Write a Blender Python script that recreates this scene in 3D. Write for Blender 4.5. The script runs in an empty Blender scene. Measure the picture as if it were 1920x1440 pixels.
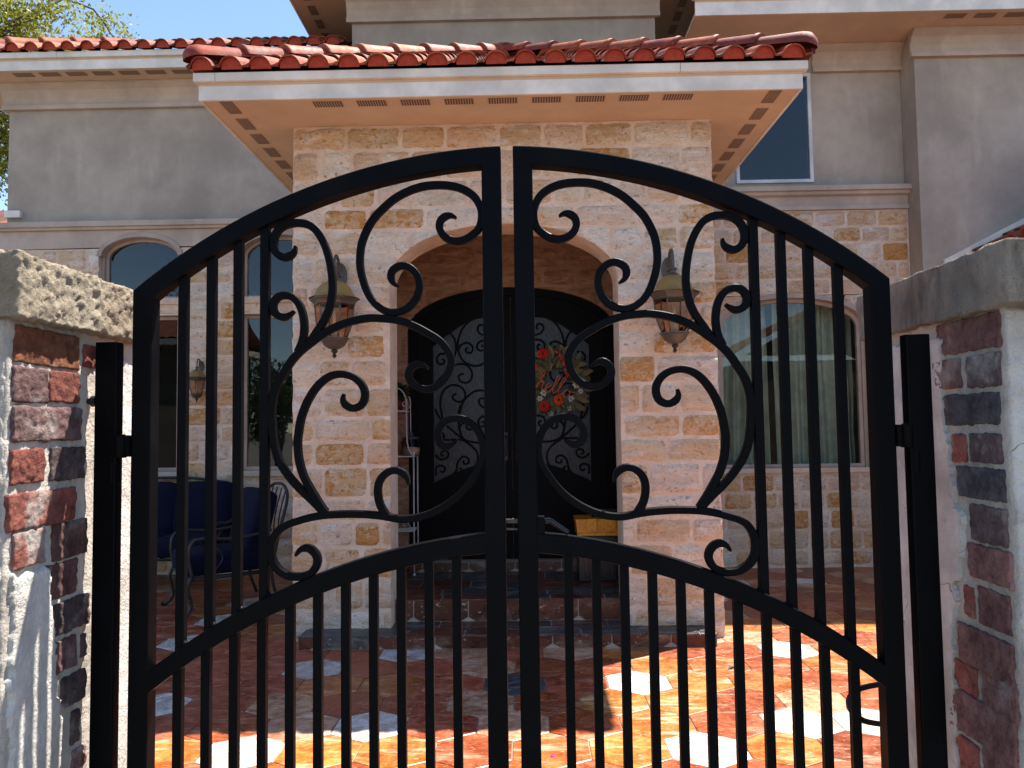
import bpy, bmesh, math, random
from mathutils import Vector, Matrix, noise, geometry
rad = math.radians
sc = bpy.context.scene
COL = sc.collection

# ------------------------------------------------------------------ camera
FPX, EYE = 1450.0, 1.5
YAW, PITCH, ROLL = rad(0.9), math.atan(80 / 1450.0), 0.0138
def cam_axes():
    cy, sy, cp, sp = math.cos(YAW), math.sin(YAW), math.cos(PITCH), math.sin(PITCH)
    f = Vector((-sy * cp, cy * cp, sp)); r = Vector((cy, sy, 0)); u = r.cross(f)
    c, s = math.cos(ROLL), math.sin(ROLL)
    return c * r - s * u, s * r + c * u, f
CR, CU, CF = cam_axes()
cam_d = bpy.data.cameras.new('camera'); cam = bpy.data.objects.new('camera', cam_d); COL.objects.link(cam)
cam.matrix_world = Matrix(((CR.x, CU.x, -CF.x, 0), (CR.y, CU.y, -CF.y, 0), (CR.z, CU.z, -CF.z, EYE), (0, 0, 0, 1)))
cam_d.sensor_width = 36.0; cam_d.lens = 36.0 * FPX / 1920.0
cam_d.clip_start = 0.05; cam_d.clip_end = 2000
sc.camera = cam

# ------------------------------------------------------------------ sky, sun, exposure
SUN = Vector((0.387, 0.267, 1.0)).normalized()
EXPOSURE = 1.8
world = bpy.data.worlds.new('World'); sc.world = world; world.use_nodes = True
wn = world.node_tree.nodes; wl = world.node_tree.links; wn.clear()
wo = wn.new('ShaderNodeOutputWorld'); wb = wn.new('ShaderNodeBackground'); sky = wn.new('ShaderNodeTexSky')
sky.sky_type = 'NISHITA'; sky.sun_disc = False
sky.sun_elevation = math.asin(SUN.z); sky.sun_rotation = math.atan2(SUN.x, SUN.y)
sky.altitude = 1500; sky.air_density = 1.0; sky.dust_density = 0.0; sky.ozone_density = 1.1
wb.inputs['Strength'].default_value = 0.092
wl.new(sky.outputs[0], wb.inputs['Color']); wl.new(wb.outputs[0], wo.inputs['Surface'])
sun_d = bpy.data.lights.new('sun', 'SUN'); sun_d.energy = 4.3; sun_d.angle = rad(0.53); sun_d.color = (1.0, 0.94, 0.84)
sun = bpy.data.objects.new('sun', sun_d); COL.objects.link(sun)
sun.rotation_euler = SUN.to_track_quat('Z', 'Y').to_euler(); sun.location = SUN * 30
vs = sc.view_settings
vs.view_transform = 'Standard'; vs.look = 'None'; vs.gamma = 1.0; vs.use_curve_mapping = False; vs.exposure = EXPOSURE

# ------------------------------------------------------------------ pixel helpers (photograph 1920 x 1440 -> directions)
def ray(px, py): return CF + CR * ((px - 960) / FPX) - CU * ((py - 720) / FPX)
def on_y(px, py, y):
    d = ray(px, py); return Vector((0, 0, EYE)) + d * (y / d.y)
def on_x(px, py, x):
    d = ray(px, py); return Vector((0, 0, EYE)) + d * (x / d.x)
def on_z(px, py, z):
    d = ray(px, py); return Vector((0, 0, EYE)) + d * ((z - EYE) / d.z)

# ------------------------------------------------------------------ object helpers
def link(o, parent=None):
    COL.objects.link(o)
    if parent is not None: o.parent = parent
    return o
def tag(o, label, cat, group=None):
    o['label'] = label; o['category'] = cat
    if group: o['group'] = group
    return o
def thing(name, label, cat, loc=(0, 0, 0), rotz=0.0, group=None):
    o = bpy.data.objects.new(name, None); o.location = loc; o.rotation_euler = (0, 0, rotz); o.empty_display_size = 0.1
    return tag(link(o), label, cat, group)
def mesh(name, vs_, fs, mat, parent=None, smooth=False, col=None):
    me = bpy.data.meshes.new(name); me.from_pydata([tuple(v) for v in vs_], [], fs); me.update()
    if smooth: me.polygons.foreach_set('use_smooth', [True] * len(me.polygons))
    if mat: me.materials.append(mat)
    o = bpy.data.objects.new(name, me)
    if col: o.color = col
    return link(o, parent)
def inst(name, me, parent=None, loc=(0, 0, 0), rot=(0, 0, 0), scale=(1, 1, 1), col=None):
    o = bpy.data.objects.new(name, me); o.location = loc; o.rotation_euler = rot; o.scale = scale
    if col: o.color = col
    return link(o, parent)
class MB:
    """collects shapes for ONE mesh object"""
    def __init__(s): s.v = []; s.f = []
    def add(s, v, f):
        n = len(s.v); s.v += [Vector(p) for p in v]; s.f += [tuple(i + n for i in q) for q in f]; return s
    def box(s, x0, x1, y0, y1, z0, z1, b=0.0):
        if b <= 0:
            v = [(x, y, z) for x in (x0, x1) for y in (y0, y1) for z in (z0, z1)]
            return s.add(v, [(0, 1, 3, 2), (4, 6, 7, 5), (0, 4, 5, 1), (2, 3, 7, 6), (0, 2, 6, 4), (1, 5, 7, 3)])
        bm = bmesh.new(); bmesh.ops.create_cube(bm, size=1.0)
        for q in bm.verts: q.co = Vector(((x0 + x1) / 2 + q.co.x * (x1 - x0), (y0 + y1) / 2 + q.co.y * (y1 - y0), (z0 + z1) / 2 + q.co.z * (z1 - z0)))
        bmesh.ops.bevel(bm, geom=list(bm.edges), offset=b, segments=2, profile=0.6, affect='EDGES')
        bm.verts.index_update(); s.add([q.co for q in bm.verts], [[q.index for q in f.verts] for f in bm.faces]); bm.free(); return s
    def prism(s, poly, axis, a, b):
        """poly: 2D points; axis 'x': (y,z) extruded x a..b; 'y': (x,z); 'z': (x,y)"""
        n = len(poly)
        def P(p, t): return (t, p[0], p[1]) if axis == 'x' else (p[0], t, p[1]) if axis == 'y' else (p[0], p[1], t)
        v = [P(p, a) for p in poly] + [P(p, b) for p in poly]
        f = [tuple(range(n))[::-1], tuple(range(n, 2 * n))] + [(i, (i + 1) % n, n + (i + 1) % n, n + i) for i in range(n)]
        return s.add(v, f)
    def tube(s, pts, r, seg=8, closed=False, caps=True):
        pts = [Vector(p) for p in pts]; n = len(pts)
        rr = r if isinstance(r, (list, tuple)) else [r] * n
        up = None; rings = []
        for i in range(n):
            a = pts[(i - 1) % n] if (closed or i > 0) else pts[i]; b = pts[(i + 1) % n] if (closed or i < n - 1) else pts[i]
            t = (b - a)
            if t.length < 1e-9: t = Vector((0, 0, 1))
            t.normalize()
            if up is None:
                up = Vector((0, 0, 1)) if abs(t.z) < 0.9 else Vector((1, 0, 0))
            up = (up - t * up.dot(t))
            if up.length < 1e-6: up = t.orthogonal()
            up.normalize(); sd = t.cross(up)
            rings.append([pts[i] + (up * math.cos(2 * math.pi * k / seg) + sd * math.sin(2 * math.pi * k / seg)) * rr[i] for k in range(seg)])
        v = [p for rg in rings for p in rg]; f = []
        for i in range(n if closed else n - 1):
            j = (i + 1) % n
            for k in range(seg): f.append((i * seg + k, i * seg + (k + 1) % seg, j * seg + (k + 1) % seg, j * seg + k))
        if caps and not closed: f += [tuple(range(seg))[::-1], tuple(range((n - 1) * seg, n * seg))]
        return s.add(v, f)
    def lathe(s, prof, c=(0, 0, 0), seg=20, rot=0.0):
        v = []; f = []; n = len(prof)
        for k in range(seg):
            a = rot + 2 * math.pi * k / seg
            v += [(c[0] + r * math.cos(a), c[1] + r * math.sin(a), c[2] + z) for r, z in prof]
        for k in range(seg):
            j = (k + 1) % seg
            for i in range(n - 1): f.append((k * n + i, j * n + i, j * n + i + 1, k * n + i + 1))
        return s.add(v, f)
    def build(s, name, mat, parent=None, smooth=False, col=None, ang=None):
        o = mesh(name, s.v, s.f, mat, parent, smooth, col)
        if smooth and ang:
            bm = bmesh.new(); bm.from_mesh(o.data)
            for e in bm.edges:
                if len(e.link_faces) == 2 and e.calc_face_angle(0) > rad(ang): e.smooth = False
            bm.to_mesh(o.data); bm.free()
        return o
def smooth_line(P, step=0.01):
    P = [Vector(p) for p in P]; out = []
    Q = [P[0] * 2 - P[1]] + P + [P[-1] * 2 - P[-2]]
    for i in range(1, len(Q) - 2):
        a, b, c, d = Q[i - 1:i + 3]; n = max(2, int((c - b).length / step))
        for k in range(n):
            t = k / n
            out.append(0.5 * ((2 * b) + (c - a) * t + (2 * a - 5 * b + 4 * c - d) * t * t + (3 * b - a - 3 * c + d) * t ** 3))
    out.append(P[-1]); return out
def ribbon(mb, pts, w, d, ch, y0=0.0):
    """flat bar swept along (x,z) points in a plane y = y0; w: list of widths, d: depth, ch: chamfer"""
    n = len(pts); sec = []
    for i in range(n):
        a = pts[max(0, i - 1)]; b = pts[min(n - 1, i + 1)]; t = (b - a).normalized(); nn = Vector((-t.y, t.x))
        h = w[i] / 2; c = min(ch, h * 0.6); e = d / 2
        sec += [(pts[i].x + nn.x * s_, y0 + yy, pts[i].y + nn.y * s_) for s_, yy in
                ((-h + c, -e), (h - c, -e), (h, -e + c), (h, e - c), (h - c, e), (-h + c, e), (-h, e - c), (-h, -e + c))]
    f = []
    for i in range(n - 1):
        for k in range(8): f.append((i * 8 + k, i * 8 + (k + 1) % 8, i * 8 + 8 + (k + 1) % 8, i * 8 + 8 + k))
    f += [tuple(range(8))[::-1], tuple(range((n - 1) * 8, n * 8))]
    mb.add(sec, f); return mb
def clip_poly(poly, x0, x1, y0, y1):
    for ax, lim, sg in ((0, x0, 1), (0, x1, -1), (1, y0, 1), (1, y1, -1)):
        out = []
        for i in range(len(poly)):
            a, b = poly[i], poly[(i + 1) % len(poly)]
            ia, ib = sg * (a[ax] - lim) >= 0, sg * (b[ax] - lim) >= 0
            if ia: out.append(a)
            if ia != ib:
                t = (lim - a[ax]) / (b[ax] - a[ax]); out.append((a[0] + (b[0] - a[0]) * t, a[1] + (b[1] - a[1]) * t))
        poly = out
        if len(poly) < 3: return []
    return poly
def area2(p): return abs(sum(p[i][0] * p[(i + 1) % len(p)][1] - p[(i + 1) % len(p)][0] * p[i][1] for i in range(len(p)))) / 2
def NZ(x, y, z, s=1.0): return noise.noise(Vector((x * s, y * s, z * s)))

# ------------------------------------------------------------------ materials
class NT:
    def __init__(s, name):
        s.m = bpy.data.materials.new(name); s.m.use_nodes = True; s.n = s.m.node_tree.nodes; s.l = s.m.node_tree.links
        s.n.clear(); s.out = s.n.new('ShaderNodeOutputMaterial'); s.p = s.n.new('ShaderNodeBsdfPrincipled'); s.l.new(s.p.outputs[0], s.out.inputs[0])
        s.tc = s.n.new('ShaderNodeTexCoord'); s.oi = s.n.new('ShaderNodeObjectInfo')
        s.geo = s.n.new('ShaderNodeNewGeometry')
    def set(s, inp, v):
        if hasattr(v, 'is_output') or isinstance(v, bpy.types.NodeSocket): s.l.new(v, inp)
        else: inp.default_value = v
    def noise(s, scale, detail=6, rough=0.6, vec=None, dist=0.0):
        n = s.n.new('ShaderNodeTexNoise'); n.inputs['Scale'].default_value = scale; n.inputs['Detail'].default_value = detail
        n.inputs['Roughness'].default_value = rough; n.inputs['Distortion'].default_value = dist
        s.l.new(vec if vec is not None else s.pos(), n.inputs['Vector']); return n.outputs['Fac']
    def voro(s, scale, feature='F1', vec=None):
        n = s.n.new('ShaderNodeTexVoronoi'); n.inputs['Scale'].default_value = scale; n.feature = feature
        s.l.new(vec if vec is not None else s.pos(), n.inputs['Vector']); return n.outputs['Distance']
    def pos(s): return s.geo.outputs['Position']
    def offpos(s, sc=(1, 1, 1)):
        """world position shifted by a per-object random, so alike pieces differ"""
        m = s.n.new('ShaderNodeVectorMath'); m.operation = 'MULTIPLY_ADD'; s.l.new(s.pos(), m.inputs[0]); m.inputs[1].default_value = sc
        c = s.n.new('ShaderNodeCombineXYZ')
        k = s.math('MULTIPLY', s.oi.outputs['Random'], 37.0)
        for i in range(3): s.l.new(k, c.inputs[i])
        s.l.new(c.outputs[0], m.inputs[2]); return m.outputs[0]
    def scaled(s, sc):
        m = s.n.new('ShaderNodeVectorMath'); m.operation = 'MULTIPLY'; s.l.new(s.pos(), m.inputs[0]); m.inputs[1].default_value = sc; return m.outputs[0]
    def math(s, op, a, b=None):
        n = s.n.new('ShaderNodeMath'); n.operation = op; s.set(n.inputs[0], a)
        if b is not None: s.set(n.inputs[1], b)
        return n.outputs[0]
    def ramp(s, fac, lo, hi):
        n = s.n.new('ShaderNodeMapRange'); s.set(n.inputs[0], fac); n.inputs[1].default_value = lo; n.inputs[2].default_value = hi; n.interpolation_type = 'SMOOTHSTEP'
        return n.outputs[0]
    def mix(s, fac, a, b, mode='MIX'):
        n = s.n.new('ShaderNodeMix'); n.data_type = 'RGBA'; n.blend_type = mode; s.set(n.inputs[0], fac)
        for i, v in ((6, a), (7, b)):
            if isinstance(v, (tuple, list)): v = tuple(v) + ((1,) if len(v) == 3 else ())
            s.set(n.inputs[i], v)
        return n.outputs[2]
    def bump(s, h, strength=0.5, dist=0.01, nrm=None):
        n = s.n.new('ShaderNodeBump'); n.inputs['Strength'].default_value = strength; n.inputs['Distance'].default_value = dist
        s.l.new(h, n.inputs['Height'])
        if nrm is not None: s.l.new(nrm, n.inputs['Normal'])
        return n.outputs[0]
    def fin(s, col, rough=0.8, nrm=None, spec=0.5, metal=0.0):
        if isinstance(col, (tuple, list)): col = tuple(col) + ((1,) if len(col) == 3 else ())
        s.set(s.p.inputs['Base Color'], col); s.set(s.p.inputs['Roughness'], rough); s.p.inputs['Specular IOR Level'].default_value = spec
        s.p.inputs['Metallic'].default_value = metal
        if nrm is not None: s.l.new(nrm, s.p.inputs['Normal'])
        return s.m

def m_gate():
    t = NT('black gate paint'); n = t.noise(220, 3); d = t.noise(9, 5)
    c = t.mix(t.ramp(d, 0.45, 0.8), (0.0013, 0.0015, 0.0024), (0.0045, 0.0045, 0.005))
    return t.fin(c, t.math('MULTIPLY_ADD', d, 0.25), t.bump(n, 0.08, 0.002), 0.45) if False else t.fin(c, t.ramp(d, -0.9, 1.9), t.bump(n, 0.08, 0.002), 0.07)
def m_plain(name, col, rough=0.7, bs=60, bstr=0.15, spec=0.4, metal=0.0, var=0.25):
    t = NT(name); a = t.noise(bs, 5); b = t.noise(3.1, 5)
    c = t.mix(t.ramp(b, 0.3, 0.75), tuple(x * (1 - var) for x in col), tuple(min(1, x * (1 + var * .5)) for x in col))
    return t.fin(c, rough, t.bump(a, bstr, 0.004), spec, metal)
def m_stucco(name, col):
    t = NT(name); a = t.noise(90, 6, 0.7); b = t.noise(1.3, 6, 0.65); c2 = t.noise(6, 5, 0.6, t.scaled((1, 1, 0.25)))
    c = t.mix(t.ramp(b, 0.3, 0.75), tuple(x * .74 for x in col), tuple(x * 1.12 for x in col))
    c = t.mix(t.math('MULTIPLY', t.ramp(c2, 0.52, 0.78), 0.28), c, tuple(min(1, x * 1.55) for x in col))
    return t.fin(c, 0.9, t.bump(a, 0.35, 0.006, t.bump(b, 0.25, 0.03)), 0.2)
def m_stone():
    """rough limestone: Object color = body, alpha = amount of ochre staining"""
    t = NT('rough limestone'); p = t.offpos((1, 1, 1.0)); ps = t.offpos((0.8, 0.8, 2.6))
    a = t.noise(22, 9, 0.68, p); b = t.noise(6, 7, 0.62, ps, 0.6); g = t.noise(70, 5, 0.7, p); v = t.voro(55, 'F1', p)
    body = t.oi.outputs['Color']
    c = t.mix(t.ramp(b, 0.40, 0.70), body, (0.78, 0.70, 0.61))
    c = t.mix(t.math('MULTIPLY', t.ramp(a, 0.54, 0.70), 0.55), c, (0.56, 0.32, 0.17))
    c = t.mix(t.math('MULTIPLY', t.ramp(a, 0.32, 0.44), 1.0), (0.33, 0.22, 0.15), c)  # noise lows darkened: crevice shading put into the colour
    # ochre staining, honeycombed and patchy
    hc = t.noise(48, 8, 0.75, p, 1.5)
    oc = t.mix(t.ramp(hc, 0.36, 0.62), (0.20, 0.068, 0.012), (0.66, 0.31, 0.052)); oc = t.mix(t.ramp(hc, 0.62, 0.74), oc, (0.66, 0.52, 0.34))
    big = t.noise(1.7, 4, 0.55)
    om = t.ramp(t.math('ADD', t.math('ADD', t.math('MULTIPLY', a, 0.9), t.math('MULTIPLY', b, 0.75)), t.math('ADD', t.math('MULTIPLY', t.oi.outputs['Alpha'], 0.26), t.math('MULTIPLY', t.math('SUBTRACT', big, 0.5), 0.9))), 1.0, 1.16)
    c = t.mix(om, c, oc)
    c = t.mix(t.math('MULTIPLY', t.ramp(big, 0.42, 0.62), t.math('MULTIPLY', t.ramp(b, 0.3, 0.65), 0.75)), c, (0.64, 0.33, 0.12))
    vein = t.noise(9, 9, 0.62, ps, 1.8); vl = t.math('SUBTRACT', 1.0, t.ramp(t.math('ABSOLUTE', t.math('SUBTRACT', vein, 0.5)), 0.004, 0.022))
    c = t.mix(t.math('MULTIPLY', vl, 0.32), c, (0.26, 0.15, 0.085))
    # white mortar smear flecks
    c = t.mix(t.math('MULTIPLY', t.ramp(t.noise(26, 7, 0.62, t.scaled((0.8, 0.8, 1.8)), 1.4), 0.58, 0.72), 0.75), c, (0.82, 0.74, 0.66))
    nn = t.bump(a, 0.9, 0.03, t.bump(b, 0.8, 0.05)); nn = t.bump(g, 0.6, 0.01, nn)
    return t.fin(c, 0.8, nn, 0.35)
def m_mortar():
    t = NT('smeared mortar'); a = t.noise(30, 8, 0.65); b = t.noise(5, 6, 0.6)
    c = t.mix(t.ramp(b, 0.35, 0.7), (0.59, 0.435, 0.315), (0.70, 0.57, 0.45)); c = t.mix(t.math('MULTIPLY', t.ramp(a, 0.52, 0.72), 0.55), c, (0.48, 0.28, 0.16))
    c = t.mix(t.math('MULTIPLY', t.ramp(t.noise(26, 7, 0.62, t.scaled((0.8, 0.8, 1.8)), 1.4), 0.58, 0.72), 0.75), c, (0.82, 0.74, 0.66))
    return t.fin(c, 0.9, t.bump(a, 0.8, 0.02, t.bump(b, 0.5, 0.04)), 0.25)
def m_shaded_brownstone():  # brown stone of the vestibule, its shade included in the colour
    t = NT('shade-darkened brown stone'); p = t.offpos((0.8, 0.8, 2.2)); a = t.noise(9, 8, 0.66, p, 0.6); g = t.noise(50, 6, 0.7, p)
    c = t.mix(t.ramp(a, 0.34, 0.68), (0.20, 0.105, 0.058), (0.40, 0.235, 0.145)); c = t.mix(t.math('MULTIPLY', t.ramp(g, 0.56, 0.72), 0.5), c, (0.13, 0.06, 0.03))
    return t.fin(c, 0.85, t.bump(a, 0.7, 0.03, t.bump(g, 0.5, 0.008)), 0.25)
def m_tile():
    """sealed travertine: Object color = base; alpha = amount of pale cloud"""
    t = NT('travertine tile'); p = t.offpos((1, 1.0, 1)); ps = t.offpos((0.55, 2.2, 1))
    a = t.noise(7, 8, 0.65, p, 0.8); b = t.noise(6, 9, 0.7, ps, 0.5); g = t.noise(95, 4, 0.6, p); st = t.noise(44, 5, 0.6, ps)
    base = t.oi.outputs['Color']
    dark = t.mix(1.0, base, (0.60, 0.46, 0.40), 'MULTIPLY')
    f2 = t.noise(24, 9, 0.72, p, 0.4)
    c = t.mix(t.ramp(a, 0.36, 0.62), dark, base)
    c = t.mix(t.math('MULTIPLY', t.ramp(f2, 0.50, 0.66), 0.75), c, t.mix(1.0, base, (0.50, 0.38, 0.34), 'MULTIPLY'))
    c = t.mix(t.math('MULTIPLY', t.ramp(f2, 0.50, 0.34), 0.55), c, t.mix(1.0, base, (1.45, 1.5, 1.6), 'MULTIPLY'))
    c = t.mix(t.math('MULTIPLY', t.ramp(b, 0.50, 0.74), t.oi.outputs['Alpha']), c, (0.80, 0.66, 0.46))
    c = t.mix(t.math('MULTIPLY', t.ramp(st, 0.60, 0.72), 0.6), c, (0.72, 0.60, 0.48))
    c = t.mix(t.math('MULTIPLY', t.ramp(g, 0.60, 0.70), 0.75), c, t.mix(1.0, base, (0.35, 0.22, 0.16), 'MULTIPLY'))
    return t.fin(c, t.ramp(a, -0.3, 1.6), t.bump(g, 0.10, 0.003, t.bump(b, 0.12, 0.006)), 0.45)
def m_rooftile():
    t = NT('glazed clay roof tile'); p = t.offpos(); a = t.noise(14, 7, 0.65, p); b = t.noise(4, 4, 0.5, p); g = t.noise(120, 3, 0.6, p)
    base = t.oi.outputs['Color']
    c = t.mix(t.ramp(a, 0.35, 0.7), t.mix(1.0, base, (0.55, 0.5, 0.5), 'MULTIPLY'), base)
    c = t.mix(t.math('MULTIPLY', t.ramp(b, 0.55, 0.72), 0.55), c, (0.05, 0.035, 0.03))
    d = t.noise(30, 6, 0.7, p); c = t.mix(t.math('MULTIPLY', t.ramp(d, 0.56, 0.72), 0.5), c, (0.34, 0.20, 0.13))
    return t.fin(c, t.ramp(a, -0.7, 1.3), t.bump(a, 0.3, 0.01, t.bump(g, 0.3, 0.004)), 0.3)
def m_brick():
    t = NT('old fired brick'); p = t.offpos(); a = t.noise(26, 9, 0.7, p); g = t.noise(130, 6, 0.7, p); b = t.noise(9, 6, 0.6, p)
    base = t.oi.outputs['Color']
    c = t.mix(t.ramp(a, 0.32, 0.66), t.mix(1.0, base, (0.45, 0.42, 0.45), 'MULTIPLY'), base)
    c = t.mix(t.math('MULTIPLY', t.ramp(b, 0.52, 0.68), t.oi.outputs['Alpha']), c, (0.50, 0.45, 0.41))
    c = t.mix(t.math('MULTIPLY', t.ramp(g, 0.62, 0.72), 0.6), c, (0.04, 0.03, 0.03))
    return t.fin(c, 0.9, t.bump(a, 1.0, 0.02, t.bump(g, 0.9, 0.008)), 0.2)
def m_plaster(name, c0, c1, crack=0.7, lum=1.0):
    t = NT(name); a = t.noise(28, 9, 0.68); b = t.noise(4.5, 6, 0.62); g = t.noise(150, 5, 0.65)
    ed = t.voro(5.5, 'DISTANCE_TO_EDGE', None)
    w = t.n.new('ShaderNodeVectorMath'); w.operation = 'MULTIPLY_ADD'
    cn = t.n.new('ShaderNodeTexNoise'); cn.inputs['Scale'].default_value = 12; t.l.new(t.pos(), cn.inputs['Vector'])
    t.l.new(cn.outputs['Color'], w.inputs[0]); w.inputs[1].default_value = (0.12, 0.12, 0.12); t.l.new(t.pos(), w.inputs[2])
    ed = t.voro(4.2, 'DISTANCE_TO_EDGE', w.outputs[0])
    ck = t.math('MULTIPLY', t.math('SUBTRACT', 1.0, t.ramp(ed, 0.0, 0.006)), t.math('MULTIPLY', t.ramp(b, 0.45, 0.6), crack))
    c = t.mix(t.ramp(b, 0.32, 0.7), c0, c1); c = t.mix(t.math('MULTIPLY', t.ramp(a, 0.55, 0.75), 0.45), c, tuple(x * .55 for x in c0))
    c = t.mix(ck, c, (0.10, 0.085, 0.07))
    nn = t.bump(a, 0.7, 0.014, t.bump(b, 0.4, 0.02)); nn = t.bump(g, 0.9, 0.006, nn)
    return t.fin(c, 0.92, nn, 0.2)
def m_caprock(name, c0, c1, c2, strength):
    t = NT(name); a = t.noise(34, 9, 0.7); b = t.noise(6, 6, 0.6); g = t.noise(120, 6, 0.7); k = t.noise(7, 6, 0.65, t.scaled((1.6, 1.6, 0.5)))
    c = t.mix(t.ramp(b, 0.35, 0.68), c0, c1); c = t.mix(t.ramp(k, 0.45, 0.7), c, c2)
    c = t.mix(t.math('MULTIPLY', t.ramp(a, 0.28, 0.42), 1.0), tuple(x * .78 for x in c0), c)
    return t.fin(c, 0.9, t.bump(a, strength, 0.03, t.bump(g, strength, 0.012)), 0.25)
def m_glass(name, ior=1.9, tint=(0.9, 0.95, 0.93)):
    t = NT(name); t.n.remove(t.p)
    tr = t.n.new('ShaderNodeBsdfTransparent'); tr.inputs[0].default_value = tint + (1,)
    gl = t.n.new('ShaderNodeBsdfGlossy'); gl.inputs['Roughness'].default_value = 0.0
    fr = t.n.new('ShaderNodeFresnel'); fr.inputs['IOR'].default_value = ior
    nb = t.noise(1.6, 2); bn = t.bump(nb, 0.04, 0.02); t.l.new(bn, gl.inputs['Normal'])
    mx = t.n.new('ShaderNodeMixShader'); t.l.new(fr.outputs[0], mx.inputs[0]); t.l.new(tr.outputs[0], mx.inputs[1]); t.l.new(gl.outputs[0], mx.inputs[2])
    t.l.new(mx.outputs[0], t.out.inputs[0]); return t.m
def m_rainglass():
    t = NT('textured door glass'); a = t.noise(60, 4, 0.6, t.scaled((1.0, 1.0, 0.35))); g = t.noise(220, 2, 0.5)
    c = t.mix(t.ramp(a, 0.35, 0.7), (0.010, 0.012, 0.015), (0.030, 0.034, 0.040))
    m = t.fin(c, 0.32, t.bump(a, 0.5, 0.01, t.bump(g, 0.4, 0.003)), 0.22); t.p.inputs['IOR'].default_value = 1.7; return m
def m_vent():
    t = NT('slotted vent'); w = t.n.new('ShaderNodeTexWave'); w.wave_type = 'BANDS'; w.bands_direction = 'X'; w.inputs['Scale'].default_value = 17.5
    t.l.new(t.tc.outputs['Object'], w.inputs['Vector'])
    c = t.mix(t.ramp(w.outputs['Fac'], 0.4, 0.6), (0.06, 0.038, 0.026), (0.34, 0.23, 0.155)); return t.fin(c, 0.8)
def m_leaf(name, c0, c1, c2):
    t = NT(name); p = t.noise(2.2, 4); q = t.noise(17, 2)
    c = t.mix(t.ramp(p, 0.35, 0.65), c0, c1); c = t.mix(t.ramp(q, 0.5, 0.75), c, c2)
    t.fin(c, 0.5, None, 0.35)
    tl = t.n.new('ShaderNodeBsdfTranslucent'); t.l.new(c, tl.inputs[0]); mx = t.n.new('ShaderNodeMixShader'); mx.inputs[0].default_value = 0.5
    t.l.new(t.p.outputs[0], mx.inputs[1]); t.l.new(tl.outputs[0], mx.inputs[2]); t.l.new(mx.outputs[0], t.out.inputs[0]); return t.m
def m_objcol(name, rough=0.6, spec=0.4):
    t = NT(name); a = t.noise(40, 4, 0.6, t.offpos()); c = t.mix(t.ramp(a, 0.3, 0.7), t.mix(1.0, t.oi.outputs['Color'], (0.65, 0.65, 0.65), 'MULTIPLY'), t.oi.outputs['Color'])
    return t.fin(c, rough, t.bump(a, 0.2, 0.004), spec)
def m_cloth(name, col):
    t = NT(name); a = t.noise(500, 2); b = t.noise(5, 4)
    c = t.mix(t.ramp(b, 0.3, 0.7), tuple(x * .8 for x in col), tuple(x * 1.15 for x in col)); m = t.fin(c, 0.95, t.bump(a, 0.2, 0.002, t.bump(b, 0.3, 0.03)), 0.15); return m

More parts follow.
